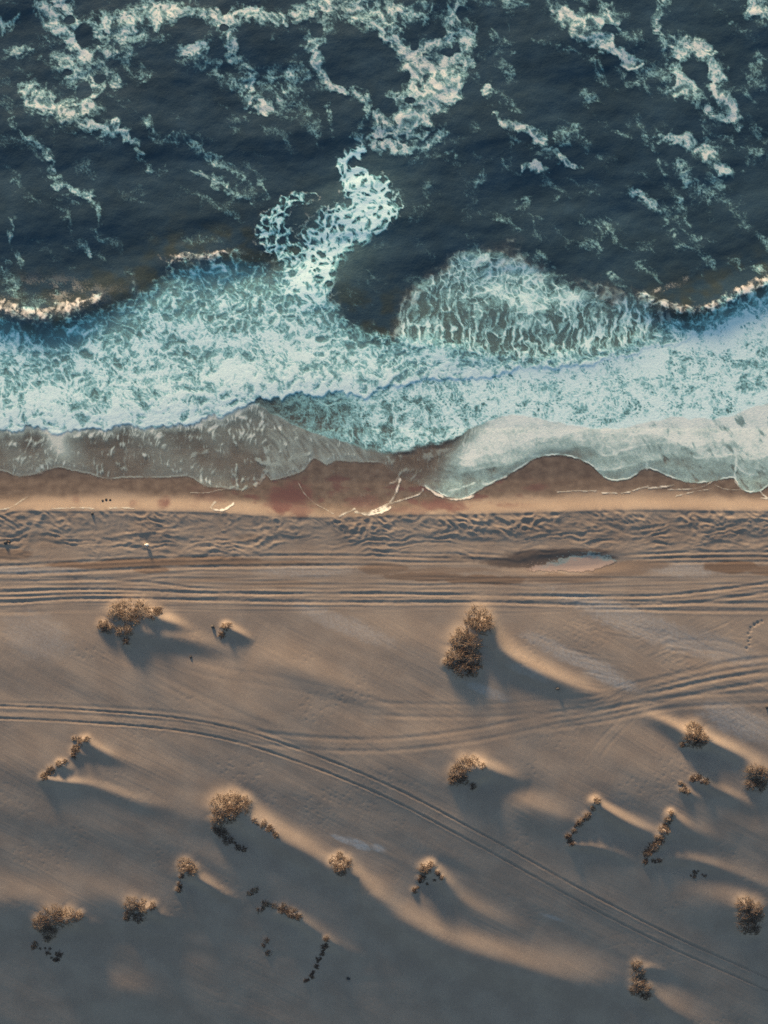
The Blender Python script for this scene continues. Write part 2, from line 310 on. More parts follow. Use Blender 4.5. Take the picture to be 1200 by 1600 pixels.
BASE_Y = [-2000, -300, 300, 480, 590, 640, 670, 710, 750, 770, 780, 786, 792, 798, 803, 808, 850, 875, 900, 950, 1000, 1080, 1160, 1260, 1340, 1400, 1480, 1560, 1750, 2200, 4000, 40000]
BASE_Z = [-14, -8, -3.4, -1.7, -.60, -.18, -.03, .03, .12, .26, .35, .45, .60, .77, .85, .845, .77, .77, .82, .86, .90, .87, .70, .28, -.24, -.72, -1.50, -2.32, -4.4, -7.0, -8, -8.5]  # inland fall shaped to turn from the sun, darkening it like lens vignetting
def sand_height(G, fine=True):
    X, Y = G.X, G.Y
    wob = 10 * gn(X / 260, Y * 0 + 3.7, 5)
    crest = CREST(X)
    # the crest line of the berm shifts with x; warp only around it
    sh = (crest - 802) * np.exp(-((Y - 800) / 60.0) ** 2)
    by = np.array(BASE_Y, float); bz = np.array(BASE_Z, float)
    Yw = Y - sh
    z = sum(wt * np.interp(Yw + o_ * np.where(Y > 900, 10, 1), by, bz) for o_, wt in ((-4, .2), (-2, .2), (0, .2), (2, .2), (4, .2)))
    inland = ss(930, 1010, Y)
    near = np.exp(-(np.maximum(np.abs(X - 600) - 600, 0) / 1500) ** 2) * np.exp(-(np.maximum(Y - 1600, 0) / 1500) ** 2)
    # long soft dune undulation, drawn out along the wind (down to the right)
    u = (X * .88 + Y * .47); v = (-X * .47 + Y * .88)
    z += inland * (.13 * gn(u / 330, v / 120, 11) + .05 * gn(u / 130, v / 40, 12) + .008 * gn(u / 60, v / 14, 13))
    z += (1 - near) * inland * 1.6 * fbm(u / 1500, v / 600, 3, 14)
    # lee mounds, tails and hollows
    for k, lines in enumerate((RIDGES, HOLLOWS)):
        for pts in lines:
            wmax = max(p[3] for p in pts) * 3.0
            if k == 0: pts = [(p[0] - .22 * p[3], p[1] + .42 * p[3], p[2], p[3]) for p in pts]
            r = G.dist(pts, wmax)
            if r is None: continue
            sl, d, sd, (h, wd), arc, L = r
            wv = np.maximum(wd, 3.0)
            if k == 0: q = d / (wv * (1.34 - .14 * np.clip(sd, -1, 1))); z[sl] += 1.2 * np.maximum(h, 0) * np.exp(-q * q * 1.2)
            else: q = d / wv; z[sl] -= .34 * np.maximum(h, 0) * np.exp(-q * q * 1.2)
    for s in SHRUBS:
        m = np.zeros_like(z)
        for (x, y, r, sa) in s['d']:
            R = r * 2.6
            i0, i1 = np.searchsorted(G.xs, [x - R, x + R]); j0, j1 = np.searchsorted(G.ys, [y - R, y + R])
            if i1 <= i0 or j1 <= j0: continue
            q = np.hypot(G.X[j0:j1, i0:i1] - x - r * .15, G.Y[j0:j1, i0:i1] - y - r * .1) / (r * 1.15)
            hh = s['h'] * .38 * min(1, (r / 14.0) ** .6)
            m[j0:j1, i0:i1] = np.maximum(m[j0:j1, i0:i1], hh * np.exp(-q * q * 1.1))
        z += m
    # bare pale knoll
    q = np.hypot((X - 743) / 20, (Y - 1203) / 17); z += .4 * np.exp(-q ** 4 * 1.0)
    q = np.hypot((X - 205) / 26, (Y - 962) / 15); z += .22 * np.exp(-q ** 2)
    if fine:
        # churned strip between berm crest and the first ruts
        ew = 14 * gn(X / 70, Y * 0 + 2.2, 36)
        cj = 9 * fbm(X / 26, Y * 0 + 5.1, 3, 37)
        band = ss(crest - 3 + cj, crest + 10 + cj, Y) * (1 - ss(846 + ew, 884 + ew, Y))
        top = 1 - ss(crest + 8 + ew, crest + 44 + ew, Y)
        wa = fbm(X / 46, Y / 30, 3, 21); wb = fbm(X / 46 + 40, Y / 30, 3, 25)
        n1 = gn((X + 26 * wa) / 52 + Y / 60, (Y + 12 * wb) / 8.5 + .5 * np.sin(X / 80), 31)
        n2 = gn((X + 16 * wb) / 15.0 - Y / 26, (Y + 14 * wa) / 15, 32)
        n3 = fbm(X / 9, Y / 5, 3, 33)
        amp = .25 + 1.1 * ss(-.40, .40, fbm(X / 90, Y / 40, 3, 35))
        zz = (1 - np.abs(n1) * 1.6) * (1 - .75 * top) * .105 + (1 - np.abs(n2) * 1.7) * top * .13 + n3 * .05
        z += .62 * band * amp * zz * ss(-120, 200, X + 300)
        # low scarp just behind the crest
        z -= .05 * ss(crest + 1, crest + 5, Y) * (1 - ss(840, 880, Y))
        # ruts
        for pts, dp, hw in RUTS:
            r = G.dist(pts, hw * 5)
            if r is None: continue
            sl, d, sd, ex, arc, L = r
            dd = d + 0.8 * gn(G.X[sl] / 7, G.Y[sl] / 5, 41) + .7 * gn(G.X[sl] / 26, G.Y[sl] / 20, 42)
            f = np.minimum(1, np.minimum(arc, 1 - arc) * L / 60.0)
            f = np.clip(f, 0, 1) * np.clip(.75 + .5 * gn(G.X[sl] / 70, G.Y[sl] / 50, 43) + .25 * gn(G.X[sl] / 9, G.Y[sl] / 9, 44), .12, 1.5)
            z[sl] += (.36 if G.Y[sl].mean() < 960 else .25) * f * dp * (-1.0 * np.exp(-(dd / hw) ** 2) + (.55 if G.Y[sl].mean() < 960 else .3) * np.exp(-((dd - 2.1 * hw) / (hw * .9)) ** 2))
        # rut field between the two big ruts: faint extra striae
        st = ss(885, 900, Y) * (1 - ss(950, 962, Y))
        z += st * .016 * gn((X + 30 * gn(X / 200, Y / 40, 51)) / 90, Y / 3.4, 52)
        # wind striae and dragged lines over the flat
        st = ss(950, 975, Y)
        z += st * .0045 * gn(u / 70, (v + 4 * gn(u / 120, v / 50, 53)) / 3.6, 54) * (.5 + .8 * ss(-.2, .4, gn(u / 200, v / 90, 55)))
        flat = ss(955, 975, Y) * (1 - ss(1090, 1150, Y)) * ss(760, 880, X)
        z += flat * .010 * gn((X * .97 + Y * .2) / 60, (Y * .97 - X * .2) / 4.0, 56) * ss(-.1, .4, gn(X / 90, Y / 40, 57))
        z += flat * .010 * gn((X * .9 - Y * .4) / 40, (Y * .9 + X * .4) / 3.2, 58) * ss(0, .4, gn(X / 70, Y / 50, 59))
        w_a, w_b = worley(X / 13, Y / 11, 61)
        z -= ss(955, 990, Y) * .018 * np.exp(-(w_a * 13 / 2.0) ** 2) * (ss(.05, .4, fbm(X / 110, Y / 80, 2, 62)))
        z += ss(960, 1000, Y) * .0035 * gn((u + 5 * gn(X / 30, Y / 30, 65)) / 3.4, v / 16, 64) * ss(-.2, .4, gn(X / 120, Y / 90, 66))
        # footprints trail, upper right and far left
        for trail in ([(1163, 1010), (1166, 996), (1168, 985), (1172, 977), (1178, 972), (1186, 968)],):
            P = smooth(trail, 4.0)
            for k, p in enumerate(P):
                jx = math.sin(k * 7.3) * 1.2; r = 1.5 + .6 * abs(math.sin(k * 3.1)); x, y = p[0] + (1.2 if k % 2 else -1.2) + jx, p[1] + math.cos(k * 5.7) * 1.3
                i0, i1 = np.searchsorted(G.xs, [x - 8, x + 8]); j0, j1 = np.searchsorted(G.ys, [y - 8, y + 8])
                q = np.hypot(G.X[j0:j1, i0:i1] - x, G.Y[j0:j1, i0:i1] - y) / r
                z[j0:j1, i0:i1] -= .07 * np.exp(-q * q)
    # tide pool basin
    q = np.hypot((X - 885 - (Y - 878) * -1.2) / 95, (Y - 880) / 15)
    z -= .10 * np.exp(-q ** 4)
    return z

# ------------------------------------------------------------------ surf fields
# offshore foam strokes: (x, y, radius, density)
FOAM = [
 [(96, -10, 16, 1), (104, 18, 17, 1), (78, 30, 12, .8), (95, 50, 13, .9), (125, 75, 14, .9), (150, 100, 15, .9), (175, 118, 12, .8), (190, 138, 6, .6)],
 [(60, 10, 14, .7), (85, 22, 14, .8)],
 [(40, 140, 10, .9), (60, 160, 20, 1.0), (90, 172, 22, 1.0), (120, 182, 18, 1.0), (145, 165, 20, .9), (150, 135, 22, .8), (120, 110, 24, .75), (95, 95, 22, .65)],
 [(120, 190, 9, .9), (150, 196, 9, .85), (180, 208, 8, .75), (208, 222, 8, .8), (222, 245, 6, .6), (236, 268, 5, .6)],
 [(238, 266, 4, .6), (256, 261, 4, .6)],
 [(195, 30, 20, .85), (230, 22, 20, 1), (262, 25, 16, 1), (300, 18, 14, .9), (340, 32, 16, 1), (372, 40, 16, 1), (410, 30, 14, 1), (446, 38, 12, .9)],
 [(130, 48, 26, .65), (180, 45, 28, .75), (210, 62, 24, .6)], [(165, 75, 20, .7), (195, 80, 16, .6), (205, 110, 12, .45)],
 [(330, 30, 12, .8), (352, 52, 12, .9), (368, 78, 10, .8), (384, 104, 12, .8), (392, 130, 14, .85), (402, 155, 15, .95), (425, 168, 12, .9)],
 [(270, 88, 10, .7), (296, 80, 12, .9), (322, 80, 7, .8)], [(280, 100, 14, .6), (320, 100, 16, .55), (352, 118, 16, .5), (372, 142, 12, .5)],
 [(396, 140, 24, .6), (440, 126, 26, .6), (470, 112, 18, .6)], [(440, 160, 22, .6), (470, 180, 16, .5), (490, 200, 10, .45), (502, 232, 6, .4)],
 [(508, 36, 12, .8), (488, 62, 12, .8), (492, 88, 11, .95), (506, 116, 10, .95), (524, 138, 9, .95), (540, 154, 6, .9)],
 [(470, 20, 16, .7), (500, 12, 18, .9), (540, 12, 20, .9), (575, 22, 22, .9), (595, 50, 24, .9), (598, 85, 18, .9)],
 [(512, 172, 7, .6), (518, 196, 6, .55), (522, 222, 4, .45)],
 [(556, 146, 10, .8), (572, 164, 8, .7), (566, 185, 8, .5), (556, 212, 7, .5), (566, 232, 7, .7)],
 [(592, 178, 10, .8), (586, 205, 10, .8), (586, 236, 6, .7)],
 [(600, 20, 20, .8), (630, 20, 16, .7), (660, 10, 14, .6)],
 [(596, 60, 18, .9), (622, 72, 16, .9), (650, 88, 20, .95), (690, 60, 16, .8), (712, 20, 14, .9), (708, -20, 14, .9)],
 [(722, 50, 14, .9), (732, 78, 15, 1), (722, 100, 18, 1.1), (700, 118, 26, 1.15), (682, 142, 28, 1.2), (662, 170, 24, 1.2), (632, 190, 22, 1.1), (600, 204, 18, 1.05), (580, 212, 8, .8)],
 [(672, 95, 22, 1.05), (655, 115, 18, 1.05), (648, 140, 20, 1.1), (630, 155, 14, 1.0), (612, 148, 9, .8)],
 [(600, 228, 7, .8), (636, 228, 8, .8), (668, 226, 7, .7), (682, 212, 6, .6), (700, 206, 5, .5)],
 [(858, 8, 12, .8), (880, 26, 15, 1.05), (905, 38, 15, 1.1), (935, 32, 12, 1.1), (960, 18, 12, 1.0), (940, 4, 10, .8)],
 [(900, 40, 14, 1), (922, 58, 15, 1.1), (946, 74, 13, 1.1), (968, 86, 9, 1.05), (984, 96, 9, 1.05), (996, 104, 7, .9)],
 [(980, 118, 8, .5), (995, 132, 9, .55), (1010, 110, 8, .4)],
 [(1042, -10, 10, .8), (1030, 22, 9, .7), (1034, 50, 10, .7), (1050, 75, 20, .9), (1080, 72, 18, .95), (1105, 90, 13, 1.0), (1114, 118, 10, .9), (1122, 142, 10, .9), (1138, 170, 11, 1.0), (1152, 190, 8, .9)],
 [(1040, 115, 14, .7), (1062, 140, 17, .85), (1085, 148, 12, .8), (1100, 165, 11, .7), (1125, 182, 11, .8)],
 [(1030, 210, 9, .8), (1062, 220, 10, .9), (1092, 236, 12, .95), (1118, 252, 10, .9), (1130, 272, 7, .8)],
 [(1062, 262, 13, .55), (1085, 290, 14, .55), (1115, 308, 10, .55), (1148, 325, 9, .5), (1166, 358, 7, .5)],
 [(1170, 5, 14, .8), (1195, 20, 16, .9), (1230, 30, 18, .9)], [(1178, 110, 9, .4), (1190, 140, 9, .4)], [(1125, 215, 6, .5), (1160, 235, 8, .5), (1210, 245, 8, .5)],
 [(982, 308, 8, .85), (1004, 314, 8, .95), (1022, 328, 7, .85), (1040, 348, 5, .7)],
 [(780, 178, 6, .8), (806, 186, 9, .9), (832, 204, 10, .9), (846, 228, 8, .9), (866, 246, 7, 1.0), (886, 250, 7, 1.0), (908, 256, 6, .9)],
 [(822, 262, 5, 1.0), (838, 264, 7, 1.1), (856, 266, 5, 1.0)],  # sun glints on the water, painted as a foam stroke
 [(758, 140, 7, .8), (770, 158, 6, .7), (782, 140, 5, .6)],
 [(20, 182, 4, .5), (30, 212, 6, .55), (72, 236, 6, .6), (84, 276, 7, .65), (112, 294, 6, .65), (136, 312, 6, .6), (150, 334, 4, .6), (155, 366, 3, .6)],
 [(84, 320, 5, .5), (106, 342, 6, .55), (120, 368, 5, .5), (142, 402, 5, .5)], [(22, 342, 5, .5), (28, 380, 6, .55), (40, 410, 6, .5)],
 [(226, 188, 9, .5), (250, 206, 8, .5), (300, 222, 11, .5), (336, 244, 9, .55), (374, 272, 9, .55)], [(300, 262, 9, .5), (336, 284, 9, .65), (362, 296, 8, .6), (384, 304, 5, .5)],
 [(380, 250, 5, .45), (408, 280, 5, .5), (420, 300, 4, .45)], [(-20, 35, 14, .7), (8, 36, 11, .7), (20, 32, 6, .6)], [(18, 80, 12, .5), (44, 76, 10, .5), (36, 100, 10, .5), (46, 116, 8, .5)],
 [(260, 60, 12, .5), (235, 95, 12, .5), (215, 120, 10, .4)],
 [(1000, 205, 6, .4), (1030, 250, 6, .4), (1060, 330, 8, .45), (1098, 390, 7, .5)], [(1050, 360, 6, .5), (1070, 390, 7, .6), (1090, 378, 6, .5)],
 [(840, 380, 6, .4), (836, 345, 5, .4), (820, 300, 6, .4)], [(910, 330, 6, .35), (918, 360, 7, .4)], [(760, 260, 9, .3), (740, 300, 9, .35), (730, 340, 8, .35)],
 [(850, 205, 8, .4), (890, 200, 8, .45), (930, 230, 8, .4)], [(990, 190, 10, .4), (1010, 220, 8, .4)], [(790, 60, 10, .4), (760, 90, 10, .4), (800, 80, 6, .5)],
 [(640, 250, 8, .4), (700, 240, 10, .4), (720, 250, 6, .35)], [(0, 420, 8, .5), (20, 440, 10, .5), (10, 405, 6, .45)],
 [(1130, 20, 8, .4), (1180, 60, 8, .3)], [(780, 10, 10, .5), (800, -10, 10, .5)], [(10, -10, 12, .4), (30, -20, 12, .5)],
]
HOLES = [(558, 85, 52, 40), (535, 110, 30, 24), (590, 115, 26, 22), (648, 73, 7, 9), (684, 50, 13, 11), (700, 82, 13, 7), (607, 170, 15, 12), (632, 122, 12, 9), (606, 118, 20, 16), (640, 158, 9, 5),
         (300, 46, 26, 20), (350, 46, 8, 6), (352, 12, 9, 12), (108, 30, 9, 8), (132, 55, 14, 20), (105, 112, 7, 6), (130, 142, 14, 14), (155, 122, 10, 8), (248, 90, 30, 22), (420, 82, 30, 20),
         (400, 58, 26, 12), (495, 48, 12, 12), (1088, 112, 18, 14), (720, 20, 8, 10)]

def surf_fields(G):
    """foam coverage, tint, thickness, water colour weights on the grid"""
    X, Y = G.X, G.Y
    w1 = fbm(X / 70, Y / 70, 3, 101); w2 = fbm(X / 70 + 50, Y / 70, 3, 104)
    v1 = fbm(X / 18, Y / 18, 2, 107); v2 = fbm(X / 18 + 50, Y / 18, 2, 109)
    # --- offshore patches
    D = np.zeros_like(X)
    Gw = G
    for pts in FOAM:
        R = max(p[2] for p in pts) * 1.9
        r = Gw.dist(pts, R)
        if r is None: continue
        sl, d, sd, (rad, den), arc, L = r
        dj = d + rad * (.5 * w1[sl] + .55 * v1[sl])
        D[sl] = np.maximum(D[sl], den * (1 - ss(.15, 1.85, dj / np.maximum(rad, 2))))
    st = G.xs[1] - G.xs[0]
    def warp(F, a):
        ii = (X - G.xs[0] + a * (20 * w1 + 9 * v1 + 3.5 * q1)) / st; jj = (Y - G.ys[0] + a * (20 * w2 + 9 * v2 + 3.5 * q2)) / st
        ii = np.clip(ii, 0, F.shape[1] - 1.001); jj = np.clip(jj, 0, F.shape[0] - 1.001)
        i0 = ii.astype(int); j0 = jj.astype(int); fi = ii - i0; fj = jj - j0
        return (F[j0, i0] * (1 - fi) + F[j0, i0 + 1] * fi) * (1 - fj) + (F[j0 + 1, i0] * (1 - fi) + F[j0 + 1, i0 + 1] * fi) * fj
    q1 = gn(X / 7, Y / 7, 111); q2 = gn(X / 7 + 30, Y / 7, 112)
    D = warp(D, 1.0)
    D *= .62 + .62 * ss(-.40, .45, fbm(X / 30, Y / 30, 4, 115))
    # loose specks drifting everywhere on the dark water, in streaks
    bgs = fbm((X * .8 + Y * .5 + 30 * w1) / 60, (Y * .8 - X * .5 + 20 * w2) / 26, 3, 117)
    D = np.maximum(D, .42 * ss(-.08, .5, bgs) * (.8 + .3 * ss(650, 850, X)))
    for (x, y, rx, ry) in HOLES:
        q = np.hypot((X - x) / rx + .35 * v1, (Y - y) / ry + .35 * v2)
        D *= ss(.75, 1.12, q)
    # shared cell patterns
    aw = 18 * w1 + 6 * v1 + 1.5 * q1; bw = 18 * w2 + 6 * v2 + 1.5 * q2
    cA1, cA2 = worley((X + aw) / 15, (Y + bw) / 14, 201)
    cB1, cB2 = worley((X + aw) / 7.0, (Y + bw) / 7.0, 205)
    cC1, cC2 = worley((X + .6 * aw) / 4.6, (Y + .6 * bw) / 4.6, 209)
    grain = gn(X / 2.6, Y / 2.6, 215); gr2 = gn(X / 5.5, Y / 5.5, 216)
    eA = np.clip((cA2 - cA1) * 1.5, 0, 1); eB = np.clip((cB2 - cB1) * 1.5, 0, 1); eC = np.clip((cC2 - cC1) * 1.5, 0, 1)
    nz = .5 + .5 * fbm(X / 26, Y / 26, 4, 221)
    def ridged(px, py, o, sd):
        r = 0; a = 1.0; tt = 0
        for q in range(o):
            r = r + a * (1 - np.abs(gn(px * 1.9 ** q + 7 * q, py * 1.9 ** q, sd + q)) * 1.55); tt += a; a *= .62
        return r / tt
    fil = ridged((X + aw) / 23, (Y + bw) / 20, 5, 222)         # 0..1, bright on filaments
    F2 = ridged((X + 1.1 * aw) / 17, (Y + 1.1 * bw) / 15, 4, 226)
    F3 = .5 + .5 * fbm((X * .8 + Y * .6 + 10 * w1) / 26, (Y * .8 - X * .6 + 10 * w2) / 9, 4, 228)
    ff = .55 * F2 + .45 * F3
    cov_p = .94 * ss(.04, 1.12, D * 1.02 + .95 * (ff - .52) * (.35 + D) + .34 * grain * (.35 + .8 * D * (1.2 - D)) + .10 * gr2)
    cov_p = cov_p * (.42 + .58 * ss(.36, .70, ff + .08 * grain)) * ss(.02, .2, D)
    # --- breaker band
    t = T_TOP(X) + 22 * v1 + 16 * w1 + 7 * q1
    f1 = F_ONE(X) + 5 * v1 + 4 * gn(X / 7, Y * 0 + 1.3, 231) + 3 * np.sin(X / 11 + 3 * w1)
    f2 = F_TWO(X) + 4 * v2
    ed = EDGE(X) + 1.0 * gn(X / 5, Y * 0 + .7, 233)
    inb = ss(-10, 16, Y - t) * (1 - ss(-2.2, 2.2, Y - f1))
    span = np.maximum(f1 - t, 30)
    k = np.clip((Y - t) / span, 0, 1)
    right = ss(860, 1000, X)
    Db = .80 + .22 * ss(.05, .55, k) + .10 * ss(.65, .98, k)
    Db += .10 * w1 + .22 * ss(-.1, .5, fbm(X / 55, Y / 40, 3, 241)) - .06
    # dip of smoother lace right behind the crests
    dip = np.exp(-((X - 95) / 110) ** 2 - ((Y - 518) / 16) ** 2) + np.exp(-((X - 330) / 90) ** 2 - ((Y - 452) / 20) ** 2) + .3 * np.exp(-((X - 1120) / 70) ** 2 - ((Y - 500) / 18) ** 2)
    Db -= .14 * dip
    # the tongue running seaward
    tg = G.dist([(566, 236, 9, .8), (548, 250, 13, .8), (540, 264, 18, .8), (566, 290, 34, .85), (588, 318, 34, .85), (560, 345, 42, .85), (520, 375, 48, .8), (492, 410, 48, .8), (478, 450, 46, .85)], 110)
    Dt = np.zeros_like(X)
    sl, d, sd, (rad, den), arc, L = tg
    Dt[sl] = den * (1 - ss(.30, 1.45, (d + 8 * v1[sl] + 8 * w1[sl]) / rad))
    tg = G.dist([(470, 310, 18, .5), (432, 335, 22, .5), (412, 365, 20, .5), (448, 385, 24, .55), (440, 350, 24, .5)], 60)
    sl, d, sd, (rad, den), arc, L = tg
    Dt[sl] = np.maximum(Dt[sl], den * (1 - ss(.4, 1.4, (d + 10 * v1[sl] + 6 * w1[sl]) / rad)))
    Dt = warp(Dt, .9)
    # lace curtain on the right
    lt = LT(X) + 22 * v1 + 44 * w2 + 7 * q1
    cl = ss(-14, 46, Y - lt) * (1 - ss(6, 34, Y - t)) * ss(604, 640, X + 18 * w1) * (1 - ss(1030, 1080, X))
    Dl = cl * (.50 + .22 * fbm(X / 40, Y / 60, 3, 251) + .10 * ss(720, 900, X)) * (1 - .25 * ss(-70, -10, Y - t))
    yy = (Y + bw) ; xx = X + aw
    l1, l2 = worley(xx / 13 + 0.0, yy / 30, 261); eL = np.clip((l2 - l1) * 1.5, 0, 1)
    m1, m2 = worley(xx / 6.0, yy / 13, 263); eM = np.clip((m2 - m1) * 1.5, 0, 1)
    low = ss(-75, -25, Y - t)
    filV = ridged((X + .8 * aw) / 15, (Y + 1.2 * bw) / 46, 4, 267)
    eT = eA * (1 - low) + eL * low
    patch = fbm(X / 42, Y / 50, 3, 265) + .25 * ss(680, 790, X) * (1 - low) + .2 * ss(930, 1010, X)
    fl = filV * (.35 + .45 * low) + fil * (.65 - .45 * low)
    tone_l = .52 + 1.3 * (fl - .60) + .42 * patch + .55 * (np.exp(-(eT / .16) ** 2) - .25) + .16 * grain
    tone_l -= .25 * low * (1 - ss(.5, .72, filV))
    cov_l = ss(0, .08, cl) * ss(.0, .85, cl + .25 * v1 + .15 * w2) * np.clip(.26 + .72 * ss(.0, 1.0, tone_l), 0, 1)
    lowf = fbm(X / 55, Y / 40, 3, 241)
    netA = np.exp(-(eA / .22) ** 2); netB = np.exp(-(eB / .26) ** 2); netC = np.exp(-(eC / .35) ** 2)
    tone = .36 + .34 * netA + .30 * netB + .16 * netC + 1.0 * (fil - .58) + .5 * (F2 - .58) + .14 * grain
    tone += 1.05 * (Db - 1.05) + .34 * lowf - .22 * ss(.4, .9, eA) * (1 - ss(.3, .8, k))
    # piled-up puffs along the front
    pf = ss(.55, .95, k + .1 * v1) * (1 - right)
    puff = 1 - ss(.15, .75, cA1 + .35 * (cB1 - .4))
    tone += pf * (.06 + .60 * (puff - .5)) - pf * .10 * gr2
    cov_b = inb * np.clip(.06 + .22 * ss(0, 60, Y - t) + .76 * ss(-.10, 1.12, tone) + .06 * ss(.5, 1, k), 0, 1)
    ht = ss(.30, .95, eA) * .75 + ss(.4, 1, eB) * .35
    tone_t = Dt * 1.1 - .22 + .8 * (fil - .60) + .25 * netA + .2 * netB - ht * (.8 - .3 * Dt) + .14 * grain + .25 * lowf
    cov_t = np.clip(ss(-.05, .85, tone_t), 0, 1) * ss(.02, .3, Dt)
    pocket = ss(.7, 1.25, np.hypot((X - 580) / 56 + .3 * v1, (Y - 440) / 60 + .3 * v2))
    cov_t *= pocket; cov_b *= np.maximum(pocket, ss(495, 515, Y))
    # --- mid sheet between front one and front two
    mid = ss(-8, -2, Y - f1) * (1 - ss(-.5, 2.5 + 9 * np.exp(-((X - 630) / 80) ** 2), Y - f2)) * ss(330, 470, X)
    sx, sy = X + 6 * v1, Y + 6 * v2
    s1, s2 = worley(sx / 5.2 + .25 * Y / 5.2, sy / 4.2, 271); eS = np.clip((s2 - s1) * 1.3, 0, 1)
    hm = .48 * nz + .34 * eS + .22 * (.5 + .5 * grain)
    dm = .27 + .20 * ss(560, 850, X) + .16 * (1 - ss(0, 60, Y - f1)) * ss(700, 900, X) + .12 * fbm(X / 60, Y / 34, 3, 273) + .12 * ss(-30, 0, Y - f2) * ss(600, 700, X)
    tone_m = .50 + .26 * netB + .20 * netC + .9 * (fil - .58) + .6 * (F2 - .58) - .50 * ss(.42, .95, eS + .25 * (nz - .5)) * ss(.40, .62, nz + .15 * gr2) + .12 * grain + .40 * lowf + 1.0 * (dm - .40)
    cov_m = mid * np.clip(.26 + .72 * ss(-.05, 1.05, tone_m), 0, 1) * (.55 + .45 * ss(420, 640, X))
    lip2 = np.exp(-((Y - f2 + 3 + 2 * v1) / (3.5 + 2 * w1)) ** 2) * ss(590, 650, X) * (.45 + .55 * ss(-.3, .3, gn(X / 18, Y / 18, 277)))
    cov_m = np.maximum(cov_m, .92 * lip2 * (.72 + .3 * gr2))
    # --- thin swash sheet below front two / below front one on the left
    inw = (1 - ss(-.8, .8, Y - ed))
    sw = ss(-6, 0, Y - f2) * inw
    stre = .5 + .3 * gn((X + 16 * w1 + 5 * v1 + (Y - 700) * .2) / 3.6, (Y + 6 * v2) / 13, 281) + .35 * fbm(X / 20, Y / 12, 3, 282)
    strd = .5 + .5 * gn((X - Y * .6 + 14 * w1) / 6, (Y + X * .25) / 22, 283)
    dr = ss(655, 720, X + (Y - 740) * .8)
    veil_r = .70 + .26 * fbm(X / 34, Y / 22, 5, 285, .62) + .10 * (strd - .5) + .16 * (fil - .55) + .08 * grain
    lay = 0
    for li, (oa, ob, ph) in enumerate(((-16, 9, 0), (-34, 12, 40), (-52, 10, 90))):
        le = EDGE(X * .8 + ph) * .45 + ed * .55 + oa + ob * gn(X / 60 + ph, Y * 0 + .3, 286 + li)
        lay = lay + (1 - ss(-3, 1.5, Y - le)) * .13 + .16 * np.exp(-((Y - le + 1) / 1.8) ** 2) * ss(-.1, .4, gn(X / 22 + ph, Y / 30, 290 + li))
    veil_r = veil_r - .20 + lay + .14 * (stre - .5)
    blot = ss(.15, .5, fbm((X - Y * .6) / 14, (Y + X * .3) / 30, 3, 287)) * ss(960, 1040, X)
    veil_r *= 1 - .45 * blot
    # brown bay under the second front
    veil_r *= 1 - .55 * np.exp(-((X - 880) / 55) ** 2 - ((Y - 712) / 14) ** 2)
    veil_l = .20 + .14 * ss(-.3, .3, w1) + .62 * ss(.56, .92, stre + .30 * w2)
    veil_l += .35 * np.exp(-((Y - f1) / 10) ** 2) + .5 * np.exp(-((X - 90) / 16 - (Y - 690) / 40) ** 2) * (1 - ss(690, 735, Y))
    veil_l = np.where(X > 390, np.maximum(veil_l, (.28 + .3 * (strd)) * ss(390, 430, X) * (1 - ss(560, 640, X))), veil_l)
    veil_l *= 1 - .55 * ss(600, 625, X) * (1 - dr)
    cov_s = sw * (veil_r * dr + np.clip(veil_l, 0, .8) * (1 - dr))
    eline = np.exp(-((Y - ed + 1.6) / 1.7) ** 2) * (.45 + .55 * ss(-.3, .2, gn(X / 24, Y / 40, 289)))
    eline *= .55 + .45 * dr
    eline *= 1 - .8 * np.exp(-((X - 630) / 26) ** 2)
    cov_s = np.maximum(cov_s, eline * .95)
    # scallop lines inside the film and foam lines left behind on the sand
    film = (1 - ss(-8, 8, Y - (795 - .0022 * (X - 575) ** 2 + 6 * w1))) * ss(470, 500, X) * (1 - ss(660, 700, X)) * ss(700, 720, Y)
    cov_s = np.maximum(cov_s, film * (.07 + .16 * ss(.55, .9, stre)))
